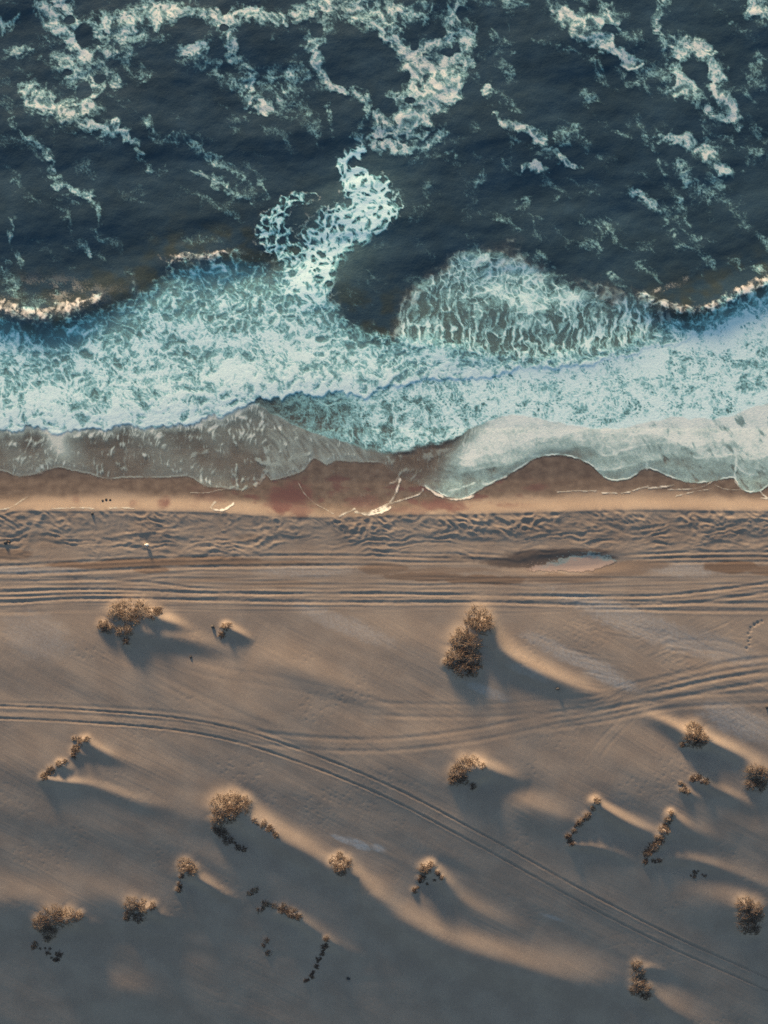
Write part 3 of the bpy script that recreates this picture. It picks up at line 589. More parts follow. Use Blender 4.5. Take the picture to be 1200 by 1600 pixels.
    LINES = [
     ([(565, 802), (585, 799), (602, 792), (616, 776), (622, 760), (625, 748)], 1.4, .85), ([(575, 801), (606, 788), (632, 780), (655, 772), (661, 764)], 1.1, .8), ([(556, 800), (575, 803), (596, 800), (610, 793)], 2.1, .9),
     ([(665, 758), (678, 770), (700, 779), (722, 779), (738, 775)], 2.2, .9), ([(700, 768), (728, 760), (745, 754), (760, 757), (790, 744)], 1.8, .8),
     ([(337, 785), (331, 793), (340, 797), (352, 796), (366, 787)], 1.8, .9), ([(299, 770), (325, 770), (345, 765), (372, 763)], .9, .5),
     ([(465, 752), (475, 770), (490, 785), (508, 795), (522, 803)], .8, .45), ([(532, 806), (545, 800), (554, 795)], 1.2, .7),
     ([(-60, 800), (0, 797), (22, 792), (35, 783), (46, 776)], 1.0, .6), ([(85, 795), (110, 794), (130, 793), (150, 795)], 1.2, .6), ([(175, 794), (195, 793), (214, 795)], 1.2, .6),
     ([(870, 769), (900, 767), (930, 767)], 1.0, .6), ([(940, 770), (975, 770), (1000, 763), (1012, 760)], 1.1, .75), ([(1012, 763), (1040, 760), (1052, 758)], 1.3, .8), ([(1042, 765), (1080, 764), (1102, 758), (1112, 752)], 1.0, .6),
     ([(1055, 775), (1080, 769), (1110, 764)], .9, .6), ([(1186, 768), (1194, 776), (1215, 784), (1260, 780)], 1.2, .7), ([(1184, 778), (1200, 779), (1230, 782)], 1.1, .7), ([(1115, 757), (1130, 764), (1160, 766)], .8, .45),
     ([(100, 672), (92, 692), (80, 715), (60, 735)], 5, .55), ([(200, 690), (195, 720), (200, 740)], 3, .35), ([(370, 725), (368, 745), (372, 760)], 1.6, .6), ([(415, 700), (420, 722), (412, 745), (400, 757)], 3.5, .6),
     ([(300, 712), (318, 706), (336, 703), (352, 707)], 2.6, .5), ([(395, 712), (408, 722), (425, 726), (445, 720), (470, 712), (485, 708)], 4, .55), ([(1008, 700), (1010, 718), (1010, 732)], 2, .7), ([(1146, 690), (1150, 720), (1147, 745), (1156, 762)], 2.4, .8),
     ([(655, 718), (690, 705), (730, 702)], 5, .4), ([(690, 735), (730, 728), (770, 722), (800, 712)], 4, .5), ([(770, 728), (800, 722), (825, 712)], 3, .5),
     ([(540, 650), (570, 672), (595, 690), (602, 704)], 2.4, .6), ([(500, 628), (512, 634), (524, 630)], 2, .7), ([(610, 755), (618, 752), (622, 745), (626, 738)], 1.6, .5),
     ([(540, 690), (560, 697), (580, 700)], 2, .4)]
    for pts, hw, a in LINES:
        r = G.dist(pts, hw * 4 + 6)
        if r is None: continue
        sl, d, sd, ex, arc, L = r
        dd = d + hw * (.7 * gr2[sl] + .6 * v1[sl] )
        br = .45 + .55 * ss(-.5, .1, gn(X[sl] / 13, Y[sl] / 13, 291))
        cov_s[sl] = np.maximum(cov_s[sl], a * br * (1 - ss(.5, 1.5, np.abs(dd) / hw)))
    # crest foam lines (spilling lips)
    crest = np.zeros_like(X)
    for pts, hw, a in [([(-80, 470), (0, 478), (40, 487), (85, 490), (120, 480), (150, 465)], 11, .85), ([(255, 408), (285, 404), (320, 408), (350, 402)], 9, .9),
                       ([(1000, 462), (1040, 478), (1075, 484), (1110, 480), (1150, 460), (1200, 441), (1290, 410)], 8, .95), ([(590, 525), (640, 530), (700, 540), (760, 552), (830, 560), (900, 545), (960, 545), (1010, 528)], 9, .8),
                       ([(1010, 470), (1020, 455), (1050, 445), (1070, 440)], 6, .5)]:
        sl, d, sd, ex, arc, L = G.dist(pts, hw * 4)
        crest[sl] = np.maximum(crest[sl], a * (1 - ss(.4, 1.6, (d + hw * .6 * v1[sl] + 2 * gr2[sl]) / hw)))
    crest = warp(crest, .55) * (.7 + .5 * ss(-.3, .4, fbm(X / 20, Y / 16, 3, 297)))
    crest = crest * (.35 + .75 * ss(.35, .75, ff + .15 * gn((X + 8 * v1) / 5, Y / 15, 298)))
    hz = np.exp(-((X - 70) / 110) ** 2 - ((Y - 455) / 24) ** 2) * .5
    cov_c = crest * (.35 + .65 * ss(-.3, .25, .6 * v2 + .5 * grain + crest - .5)) 
    cov_c = np.maximum(cov_c, hz * ss(.35, .7, nz + .2 * grain))
    cov = np.maximum.reduce([cov_p * (1 - ss(-30, 5, Y - t)), cov_b, cov_t, cov_l * .92, cov_m, cov_s, cov_c])
    # aqua tint: freshly aerated foam; offshore streaks and swash veil are neutral
    aer = np.maximum.reduce([inb * (1 - .2 * k), ss(.1, .5, Dt), .85 * mid, .22 * sw * dr + .25 * sw, .8 * cl, .75 * ss(.03, .2, D) * (1 - ss(-30, 5, Y - t)) * (1 - .6 * ss(.45, .95, cov_p + .3 * w1))])
    # relief of the foam mass
    lump = (1 - np.clip(cA1, 0, 1) ** 2) * .6 + (1 - np.clip(cB1, 0, 1) ** 2) * .4
    front = inb * ss(.45, .95, k) * (1 - right * .6)
    thick = .012 + .01 * cov_b + front * (.022 * lump + .012 * fil) + .012 * crest
    thick = thick * ss(0, .5, cov) + .012
    thick *= 1 - .8 * ss(-12, 0, Y - ed)
    return dict(cov=np.clip(cov, 0, 1), aer=np.clip(aer, 0, 1), thick=thick, inb=inb, k=k, mid=mid, sw=sw, cl=cl, t=t, f1=f1, f2=f2, ed=ed, D=D, Dt=Dt)

def water_height(G):
    X, Y = G.X, G.Y
    z = np.zeros_like(X)
    off = 1 - ss(380, 560, Y)
    near = np.exp(-(np.maximum(np.abs(X - 600) - 700, 0) / 4000) ** 2)
    z += off * (.30 * gn(X / 240 + Y / 700, Y / 120, 301) + .10 * fbm(X / 80 + Y / 150, Y / 46, 3, 302) + .012 * fbm(X / 20, Y / 14, 2, 306))
    for pts, hu, hd in [
        ([(-120, 488, 1.0, 0), (0, 492, 1.0, 0), (60, 500, 1.0, 0), (110, 494, .9, 0), (155, 474, .6, 0), (210, 446, .4, 0), (260, 414, .6, 0), (310, 406, .9, 0), (360, 402, .7, 0), (420, 405, .2, 0), (470, 410, 0, 0)], 30, 26),
        ([(940, 455, 0, 0), (985, 462, .4, 0), (1030, 478, .8, 0), (1075, 486, 1.0, 0), (1110, 482, 1.1, 0), (1150, 463, 1.1, 0), (1200, 444, 1.1, 0), (1290, 412, 1.1, 0), (1400, 400, 1.0, 0)], 30, 24),
        ([(560, 508, 0, 0), (620, 528, .16, 0), (700, 545, .18, 0), (800, 558, .16, 0), (860, 560, .16, 0), (940, 552, .14, 0), (1010, 530, .1, 0), (1060, 510, 0, 0)], 20, 24),
        ([(-120, 640, .08, 0), (200, 636, .08, 0), (400, 600, .1, 0), (560, 590, .1, 0), (700, 566, .1, 0), (800, 556, 0, 0)], 34, 26)]:
        r = G.dist(pts, 110)
        sl, d, sd, (h, _), arc, L = r
        q = d / (.5 * (hu + hd) + .5 * (hu - hd) * np.clip(sd, -1, 1)); z[sl] += .5 * np.maximum(h, 0) * np.exp(-q * q)
    return z

#@@BUILD
# ------------------------------------------------------------------ Blender helpers
def nodes(m):
    m.use_nodes = True; nt = m.node_tree
    for n in list(nt.nodes): nt.nodes.remove(n)
    return nt
class NT:
    """small node-graph helper"""
    def __init__(s, name):
        s.m = bpy.data.materials.new(name); s.t = nodes(s.m)
    def n(s, typ, **kw):
        x = s.t.nodes.new(typ)
        for k, v in kw.items():
            if k.startswith('i_'): x.inputs[k[2:]].default_value = v
            else: setattr(x, k, v)
        return x
    def l(s, a, b): s.t.links.new(a, b)
    def attr(s, name): return s.n('ShaderNodeAttribute', attribute_name=name)
    def math(s, op, a, b=None, clamp=False):
        x = s.n('ShaderNodeMath', operation=op, use_clamp=clamp)
        for i, v in enumerate((a, b)):
            if v is None: continue
            if isinstance(v, (int, float)): x.inputs[i].default_value = v
            else: s.l(v, x.inputs[i])
        return x.outputs[0]
    def mix(s, f, a, b, blend='MIX'):
        x = s.n('ShaderNodeMix', data_type='RGBA', blend_type=blend)
        for i, v in ((0, f), (6, a), (7, b)):
            if isinstance(v, (int, float)): x.inputs[i].default_value = v
            elif isinstance(v, tuple): x.inputs[i].default_value = v + (1,) if len(v) == 3 else v
            else: s.l(v, x.inputs[i])
        return x.outputs[2]
    def noise(s, scale, detail=3, rough=.55, vec=None):
        x = s.n('ShaderNodeTexNoise'); x.inputs['Scale'].default_value = scale
        x.inputs['Detail'].default_value = detail; x.inputs['Roughness'].default_value = rough
        s.l(vec if vec is not None else s.n('ShaderNodeNewGeometry').outputs['Position'], x.inputs['Vector'])
        return x.outputs['Fac']
    def ramp(s, f, a, b):
        x = s.n('ShaderNodeMapRange', interpolation_type='SMOOTHSTEP'); s.l(f, x.inputs[0])
        x.inputs[1].default_value = a; x.inputs[2].default_value = b
        return x.outputs[0]
    def bump(s, h, strength, dist):
        x = s.n('ShaderNodeBump'); x.inputs['Strength'].default_value = strength; x.inputs['Distance'].default_value = dist
        s.l(h, x.inputs['Height']); return x.outputs[0]
    def out(s, sh):
        o = s.n('ShaderNodeOutputMaterial'); s.l(sh, o.inputs['Surface']); return s.m

def grid_mesh(name, G, z, keep=None, attrs=None, cols=None, own=None):
    """one mesh from a grid of heights; keep = boolean per vertex (a face stays when any corner is kept)"""
    ny, nx = z.shape
    co = np.stack([wx(G.X), wy(G.Y), z], -1).reshape(-1, 3)
    idx = np.arange(ny * nx).reshape(ny, nx)
    q = np.stack([idx[:-1, :-1], idx[1:, :-1], idx[1:, 1:], idx[:-1, 1:]], -1).reshape(-1, 4)
    A = {k: v.reshape(-1) for k, v in (attrs or {}).items()}
    Cc = {k: v.reshape(-1, 4) for k, v in (cols or {}).items()}
    if keep is not None:
        kp = keep.reshape(-1); q = q[kp[q].any(1)]
        if own is not None: q = q[own.reshape(-1)[q[:, 0]]]      # a face belongs to one sheet only
        used = np.zeros(ny * nx, bool); used[q.reshape(-1)] = True
        mp = np.cumsum(used) - 1; q = mp[q]; co = co[used]
        A = {k: v[used] for k, v in A.items()}; Cc = {k: v[used] for k, v in Cc.items()}
    me = bpy.data.meshes.new(name)
    me.vertices.add(len(co)); me.vertices.foreach_set('co', co.astype(np.float32).ravel())
    me.loops.add(q.size); me.loops.foreach_set('vertex_index', q.astype(np.int32).ravel())
    me.polygons.add(len(q)); me.polygons.foreach_set('loop_start', np.arange(0, q.size, 4, dtype=np.int32))
    me.polygons.foreach_set('use_smooth', np.ones(len(q), bool))
    for k, v in A.items():
        me.attributes.new(k, 'FLOAT', 'POINT').data.foreach_set('value', v.astype(np.float32))
    for k, v in Cc.items():
        me.attributes.new(k, 'FLOAT_COLOR', 'POINT').data.foreach_set('color', v.astype(np.float32).ravel())
    me.update(calc_edges=True)
    return me
def add(name, me, mat=None, parent=None, label=None, cat=None, group=None, kind=None):
    o = bpy.data.objects.new(name, me); COL.objects.link(o)
    if mat is not None and me is not None and not me.materials: me.materials.append(mat)
    if parent is not None: o.parent = parent
    for k, v in (('label', label), ('category', cat), ('group', group), ('kind', kind)):
        if v: o[k] = v
    return o
def tri_mesh(name, V, F, cols=None, smooth_=False):
    me = bpy.data.meshes.new(name); me.from_pydata([tuple(v) for v in V], [], [tuple(f) for f in F])
    if cols is not None:
        me.attributes.new('tint', 'FLOAT_COLOR', 'POINT').data.foreach_set('color', np.asarray(cols, np.float32).ravel())
    if smooth_: me.polygons.foreach_set('use_smooth', np.ones(len(F), bool))
    me.update(); return me

# ------------------------------------------------------------------ materials
def mat_sand():
    k = NT('sand')
    mk = k.attr('mask'); sep = k.n('ShaderNodeSeparateColor'); k.l(mk.outputs['Color'], sep.inputs[0])
    wet, purple, crust = sep.outputs; damp = mk.outputs['Alpha']
    n1 = k.noise(.35, 4); n2 = k.noise(9, 3, .7); n3 = k.noise(38, 2, .7)
    c = k.mix(k.ramp(n1, .3, .7), (.272, .224, .190), (.322, .270, .228))
    c = k.mix(crust, c, (.40, .40, .40))
    c = k.mix(damp, c, (.195, .140, .108))
    c = k.mix(wet, c, (.098, .080, .074))  # wet sand, plus the painted shade of the diagonal ruts
    c = k.mix(purple, c, (.115, .066, .070))
    g = k.math('ADD', k.math('MULTIPLY', k.math('SUBTRACT', n3, .5), 1.3), k.math('MULTIPLY', k.math('SUBTRACT', n2, .5), .5))
    g = k.math('MULTIPLY', g, k.math('SUBTRACT', 1.0, k.math('MULTIPLY', wet, .5)))
    c = k.mix(1.0, c, k.n('ShaderNodeCombineColor').outputs[0], 'MULTIPLY') if False else c
    hv = k.n('ShaderNodeHueSaturation'); k.l(c, hv.inputs['Color']); k.l(k.math('ADD', 1.0, g), hv.inputs['Value'])
    p = k.n('ShaderNodeBsdfPrincipled'); k.l(hv.outputs[0], p.inputs['Base Color'])
    k.l(k.math('SUBTRACT', .95, k.math('MULTIPLY', wet, .5)), p.inputs['Roughness'])
    p.inputs['Specular IOR Level'].default_value = .2
    h = k.math('ADD', k.math('MULTIPLY', n2, .7), k.math('MULTIPLY', n3, .4))
    h = k.math('MULTIPLY', h, k.math('SUBTRACT', 1.0, k.math('MULTIPLY', wet, .9)))
    k.l(k.bump(h, .5, .02), p.inputs['Normal'])
    return k.out(p.outputs[0])
def mat_water():
    k = NT('sea_water')
    col = k.attr('wcol'); op = k.attr('opa').outputs['Fac']
    n = k.noise(1.1, 5, .6); n2 = k.noise(5, 3, .6)
    c = k.mix(k.math('MULTIPLY', k.ramp(n, .35, .75), .25), col.outputs['Color'], (.035, .062, .075))
    p = k.n('ShaderNodeBsdfPrincipled'); k.l(c, p.inputs['Base Color'])
    p.inputs['Roughness'].default_value = .30; p.inputs['IOR'].default_value = 1.33
    h = k.math('ADD', n, k.math('MULTIPLY', n2, .3))
    k.l(k.bump(h, .32, .15), p.inputs['Normal'])
    t = k.n('ShaderNodeBsdfTransparent'); mx = k.n('ShaderNodeMixShader')
    k.l(op, mx.inputs[0]); k.l(t.outputs[0], mx.inputs[1]); k.l(p.outputs[0], mx.inputs[2])
    return k.out(mx.outputs[0])
def mat_foam():
    k = NT('foam')
    cov = k.attr('cov').outputs['Fac']; aer = k.attr('aer').outputs['Fac']
    n = k.noise(14, 2, .7); n2 = k.noise(4, 4, .65)
    a = k.math('ADD', cov, k.math('MULTIPLY', k.math('SUBTRACT', n, .5), .35))
    a = k.ramp(a, .02, .98)
    aq = k.mix(aer, (.50, .52, .50), (.32, .77, .84))
    wh = k.mix(aer, (.75, .70, .65), (.70, .95, .99))
    b = k.ramp(k.math('ADD', cov, k.math('MULTIPLY', k.math('SUBTRACT', n2, .5), .5)), .55, 1.0)
    c = k.mix(b, aq, wh)
    p = k.n('ShaderNodeBsdfPrincipled'); k.l(c, p.inputs['Base Color']); p.inputs['Roughness'].default_value = .7
    p.inputs['Specular IOR Level'].default_value = .2
    k.l(k.bump(k.math('ADD', n2, k.math('MULTIPLY', n, .4)), .3, .05), p.inputs['Normal'])
    t = k.n('ShaderNodeBsdfTransparent'); mx = k.n('ShaderNodeMixShader')
    k.l(a, mx.inputs[0]); k.l(t.outputs[0], mx.inputs[1]); k.l(p.outputs[0], mx.inputs[2])
    return k.out(mx.outputs[0])
def mat_tint(name, rough=.85):
    k = NT(name); p = k.n('ShaderNodeBsdfPrincipled')
    n = k.noise(22, 2)
    hv = k.n('ShaderNodeHueSaturation'); k.l(k.attr('tint').outputs['Color'], hv.inputs['Color']); k.l(k.math('ADD', .7, k.math('MULTIPLY', n, .6)), hv.inputs['Value'])
    k.l(hv.outputs[0], p.inputs['Base Color']); p.inputs['Roughness'].default_value = rough; p.inputs['Specular IOR Level'].default_value = .15
    return k.out(p.outputs[0])
def mat_plain(name, col, rough=.8, bump=.02, scale=18, var=.35):
    k = NT(name); p = k.n('ShaderNodeBsdfPrincipled'); n = k.noise(scale, 4)
    hv = k.n('ShaderNodeHueSaturation'); hv.inputs['Color'].default_value = col + (1,); k.l(k.math('ADD', 1 - var / 2, k.math('MULTIPLY', n, var)), hv.inputs['Value'])
    k.l(hv.outputs[0], p.inputs['Base Color']); p.inputs['Roughness'].default_value = rough
    k.l(k.bump(n, .6, bump), p.inputs['Normal'])
    return k.out(p.outputs[0])

# ------------------------------------------------------------------ sand
STEP = 1.6
GS = Grid(axis(-90, 1290, STEP, -60000, 60000, 1.3), axis(655, 1680, STEP, -3000, 60000, 1.3))
Z = sand_height(GS)
X, Y = GS.X, GS.Y
def sand_masks():
    ed = EDGE(X)
    j = 8 * fbm(X / 40, Y / 30, 3, 401); j2 = fbm(X / 14, Y / 10, 3, 405)
    wl = yx([(-200, 780), (0, 782), (60, 770), (110, 768), (200, 764), (300, 772), (400, 778), (480, 790), (560, 797), (640, 790), (700, 780), (760, 770), (880, 766), (1000, 760), (1100, 768), (1200, 772), (1400, 772)])
    wet = (1 - ss(-10, 12, Y - wl(X) - 7 - 1.2 * j)) * (.82 + .3 * j2)
    wet = np.maximum(wet, .25 * (1 - ss(-10, 6, Y - CREST(X) - 2 * j2)))
    pur = np.zeros_like(X)
    for (x, y, rx, ry, a) in [(455, 775, 40, 22, .8), (440, 790, 26, 16, .8), (470, 800, 26, 12, .6), (260, 786, 14, 9, .7), (570, 785, 34, 14, .5), (690, 790, 44, 12, .75), (700, 775, 24, 10, .5), (740, 760, 20, 9, .6), (840, 762, 24, 8, .5), (120, 780, 8, 7, .3), (210, 788, 9, 8, .3), (330, 775, 30, 10, .3), (640, 797, 60, 6, .35)]:
        q = np.hypot((X - x + 1.2 * j) / rx, (Y - y + .8 * j) / ry) + .5 * j2
        pur = np.maximum(pur, min(1, 1.25 * a) * (1 - ss(.35, 1.2, q)))
    pur = np.maximum(pur, .8 * ss(.05, .4, fbm(X / 30, Y / 14, 3, 411)) * ss(735, 750, Y) * (1 - ss(785, 800, Y)) * ss(250, 400, X) * (1 - ss(760, 860, X)))
    crust = np.zeros_like(X)
    for (x, y, rx, ry, a) in [(905, 1030, 80, 13, .55), (950, 1058, 50, 12, .6), (850, 1003, 50, 12, .4), (560, 1320, 26, 8, 1.0), (535, 1312, 20, 5, .9), (590, 1326, 14, 7, .8), (1150, 1125, 70, 26, .5), (540, 975, 90, 16, .4), (1000, 975, 160, 24, .45), (820, 1046, 40, 10, .3), (760, 1078, 40, 9, .4), (865, 1440, 20, 4, .5), (20, 890, 60, 6, .5), (90, 890, 50, 6, .4), (480, 892, 90, 10, .35), (1070, 890, 70, 12, .45), (1120, 1010, 80, 20, .3), (60, 990, 60, 40, .3)]:
        q = np.hypot(((X - x) * .93 + (Y - y) * .36) / rx, ((Y - y) * .93 - (X - x) * .36) / ry) if y > 960 else np.hypot((X - x) / rx, (Y - y) / ry)
        crust = np.maximum(crust, a * (1 - ss(.5, 1.15, q + .35 * j2)) * (.6 + .5 * ss(-.3, .3, gn(X / 4, Y / 4, 421))))
    damp = np.zeros_like(X)
    for (x, y, rx, ry, a) in [(150, 882, 80, 6, .9), (230, 878, 90, 7, .9), (330, 876, 90, 8, .8), (20, 866, 40, 9, .7), (240, 890, 30, 6, .8), (420, 880, 90, 5, .6), (600, 888, 40, 10, .7), (660, 900, 70, 8, .8), (760, 905, 80, 7, .9), (880, 903, 80, 7, .6), (960, 890, 60, 11, .55), (1000, 882, 50, 8, .6), (1140, 885, 50, 10, 1.0), (1200, 890, 40, 10, .8), (700, 890, 80, 5, .5), (440, 912, 60, 6, .4), (60, 845, 60, 14, .25), (390, 840, 22, 8, .4), (980, 830, 200, 20, .15), (330, 905, 40, 5, .4)]:
        q = np.hypot((X - x + .8 * j) / rx, (Y - y + .4 * j) / ry)
        damp = np.maximum(damp, a * (1 - ss(.75, 1.08, q + .22 * j2)))
    # dark soaked sand around the pool
    for (x, y, rx, ry, a) in [(810, 878, 62, 10, .85), (850, 868, 70, 10, .85), (900, 862, 60, 6, .8), (940, 872, 24, 6, .8), (720, 872, 60, 6, .4), (1150, 870, 160, 5, .35)]:
        q = np.hypot((X - x + .5 * j) / rx, (Y - y + .3 * j) / ry)
        wet = np.maximum(wet, a * (1 - ss(.7, 1.15, q + .25 * j2)))
    for pts in RUTS[:2]:  # groove shade painted dark along the diagonal ruts through the wet mask
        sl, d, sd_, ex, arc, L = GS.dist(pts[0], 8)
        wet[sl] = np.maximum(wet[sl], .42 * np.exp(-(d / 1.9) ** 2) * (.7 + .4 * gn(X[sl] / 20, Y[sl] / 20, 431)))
    wet = np.where(Y < 700, 1, wet)
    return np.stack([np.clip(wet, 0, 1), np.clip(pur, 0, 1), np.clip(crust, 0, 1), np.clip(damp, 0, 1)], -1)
M_SAND = mat_sand()
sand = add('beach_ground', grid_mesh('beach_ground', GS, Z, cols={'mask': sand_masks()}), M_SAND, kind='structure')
sand['label'] = 'grey brown beach sand with wheel ruts, ripples and wind drifted dunes'
def zat(px, py):
    """sand height at map points (bilinear)"""
    px = np.atleast_1d(px).astype(float); py = np.atleast_1d(py).astype(float)
    i = np.clip(np.searchsorted(GS.xs, px) - 1, 0, len(GS.xs) - 2); j = np.clip(np.searchsorted(GS.ys, py) - 1, 0, len(GS.ys) - 2)
    fx = (px - GS.xs[i]) / (GS.xs[i + 1] - GS.xs[i]); fy = (py - GS.ys[j]) / (GS.ys[j + 1] - GS.ys[j])
    return (Z[j, i] * (1 - fx) + Z[j, i + 1] * fx) * (1 - fy) + (Z[j + 1, i] * (1 - fx) + Z[j + 1, i + 1] * fx) * fy

# ------------------------------------------------------------------ sea
def sea_level(G):
    """water surface: waves offshore, a thin film riding up the beach in the swash"""
    zw = water_height(G)
    zs = zat(G.X.ravel(), G.Y.ravel()).reshape(G.X.shape)
    ed = EDGE(G.X)
    film = zs + .025 * (1 - ss(-60, 0, G.Y - ed)) + .012
    return np.where(G.Y > 560, np.maximum(zw, film), zw), zs
GW = Grid(axis(-90, 1290, 3.0, -60000, 60000, 1.3), axis(-90, 822, 3.0, -60000, 823, 1.3))
ZW, ZS = sea_level(GW)
def water_colour(G):
    X, Y = G.X, G.Y
    w1 = fbm(X / 90, Y / 60, 3, 501); w2 = fbm(X / 40, Y / 30, 3, 505)
    deep = np.array([.027, .058, .088]) * (1 + .32 * w1 + .22 * w2)[..., None]; green = np.array([.040, .050, .040]); brown = np.array([.110, .104, .094]); aqua = np.array([.20, .35, .37])
    t = T_TOP(X)
    c = deep.copy()
    def mx(c, col, f): return c + (col - c) * np.clip(f, 0, 1)[..., None]
    c = mx(c, green, .75 * ss(-120, -10, Y - t + 40 * w1) * ss(-.1, .35, w2 + .1))
    lace = ss(600, 640, X) * (1 - ss(1000, 1050, X)) * ss(-10, 60, Y - LT(X) + 40 * w2)
    c = mx(c, brown, .42 * lace)
    c = mx(c, aqua, ss(0, 40, Y - t + 10 * w1) * .75)
    c = mx(c, brown, ss(20, 90, Y - t) * (.35 + .4 * ss(-.2, .3, w2)))
    tg = np.exp(-(((X - 540) * .8 + (Y - 360) * .5) / 50) ** 2 - (((Y - 360) * .8 - (X - 540) * .5) / 110) ** 2)
    c = mx(c, aqua * .7, .7 * tg)
    c = mx(c, brown * .9, ss(600, 690, Y))
    op = 1 - .90 * ss(590, 676, Y)
    op = np.where(Y > 680, op, op)
    ed = EDGE(X)
    op = op * (1 - ss(-10, 1, Y - ed)) * 1.0
    return np.concatenate([c, np.ones(X.shape + (1,))], -1), op
WC, OP = water_colour(GW)
M_WATER = mat_water()
sea = add('sea', grid_mesh('sea', GW, ZW, keep=(OP > .002), attrs={'opa': OP}, cols={'wcol': WC}), M_WATER, kind='structure')
sea['label'] = 'dark slate blue sea water thinning to a film over the beach'

# ------------------------------------------------------------------ foam
GF = Grid(np.arange(-64, 1265, 1.45), np.arange(-64, 812, 1.45))
FF = surf_fields(GF)
ZF = sea_level(GF)[0]
ZF = ZF + FF['thick'] + .012
COV = FF['cov'].copy()
edge_x = np.minimum(np.minimum(GF.X + 64, 1264 - GF.X), GF.Y + 64)
COV *= ss(0, 40, edge_x)
M_FOAM = mat_foam()
swash = (GF.Y > FF['f2'])
bandF = (GF.Y > FF['t'] - 14) | (FF['Dt'] > .05) | (FF['cl'] > .02) | swash
for nm, sel, lab in (('drifting_foam', ~bandF, 'pinkish white foam patches and streaks drifting on the dark open water'),
                     ('breaker_foam', bandF & ~swash, 'broad aqua white churned foam band of the breaking waves'),
                     ('swash_foam', swash, 'thin pale foam sheet and edge lines running up the wet sand')):
    add(nm, grid_mesh(nm, GF, ZF, keep=(COV > .03), own=sel, attrs={'cov': COV, 'aer': FF['aer']}), M_FOAM, kind='stuff', label=lab)

# ------------------------------------------------------------------ tide pool
def pool():
    G = Grid(np.arange(800, 1000, 1.2), np.arange(856, 906, 1.2)); X, Y = G.X, G.Y
    top = yx([(800, 892), (815, 889), (830, 885), (850, 880), (875, 873), (895, 866), (915, 864), (935, 865), (960, 872), (1000, 880)])
    bot = yx([(800, 892), (830, 892), (870, 893), (910, 892), (935, 888), (950, 882), (965, 876), (1000, 876)])
    n = fbm(X / 12, Y / 6, 3, 601); g = gn(X / 3, Y / 3, 605)
    t = Y - top(X) + 7 * n; b = bot(X) - Y + 5 * n - 1
    m = ss(-1.5, 2.5, t + 2.0 * g) * ss(-1.0, 1.0, b) * ss(812, 835, X + 8 * g) * (1 - ss(958, 966, X))
    spk = ss(.45, .7, g) * np.exp(-((t + 4) / 5) ** 2) * ss(805, 825, X) * (1 - ss(880, 910, X)) * (b > 0)
    m = np.maximum(m, .9 * spk)
    z = zat(X.ravel(), Y.ravel()).reshape(X.shape)
    zl = np.maximum(np.percentile(z[m > .5], 60), z + .01) + .006
    teal = (1 - ss(2, 10, t + 3 * n)) * ss(835, 870, X)
    me = grid_mesh('tide_pool', G, zl, keep=m > .03, attrs={'cov': m, 'teal': teal})
    k = NT('pool_water'); cov = k.attr('cov').outputs['Fac']
    c = k.mix(k.attr('teal').outputs['Fac'], (.40, .315, .275), (.27, .33, .33))  # pale pink base colour, teal along the upper edge
    p = k.n('ShaderNodeBsdfPrincipled'); k.l(c, p.inputs['Base Color']); p.inputs['Roughness'].default_value = .12; p.inputs['IOR'].default_value = 1.33
    k.l(k.bump(k.noise(6, 3), .15, .05), p.inputs['Normal'])
    tr = k.n('ShaderNodeBsdfTransparent'); mx = k.n('ShaderNodeMixShader')
    k.l(cov, mx.inputs[0]); k.l(tr.outputs[0], mx.inputs[1]); k.l(p.outputs[0], mx.inputs[2])
    o = add('tide_pool', me, k.out(mx.outputs[0]), kind='structure'); o['label'] = 'shallow pale pink puddle among the wheel ruts'
pool()

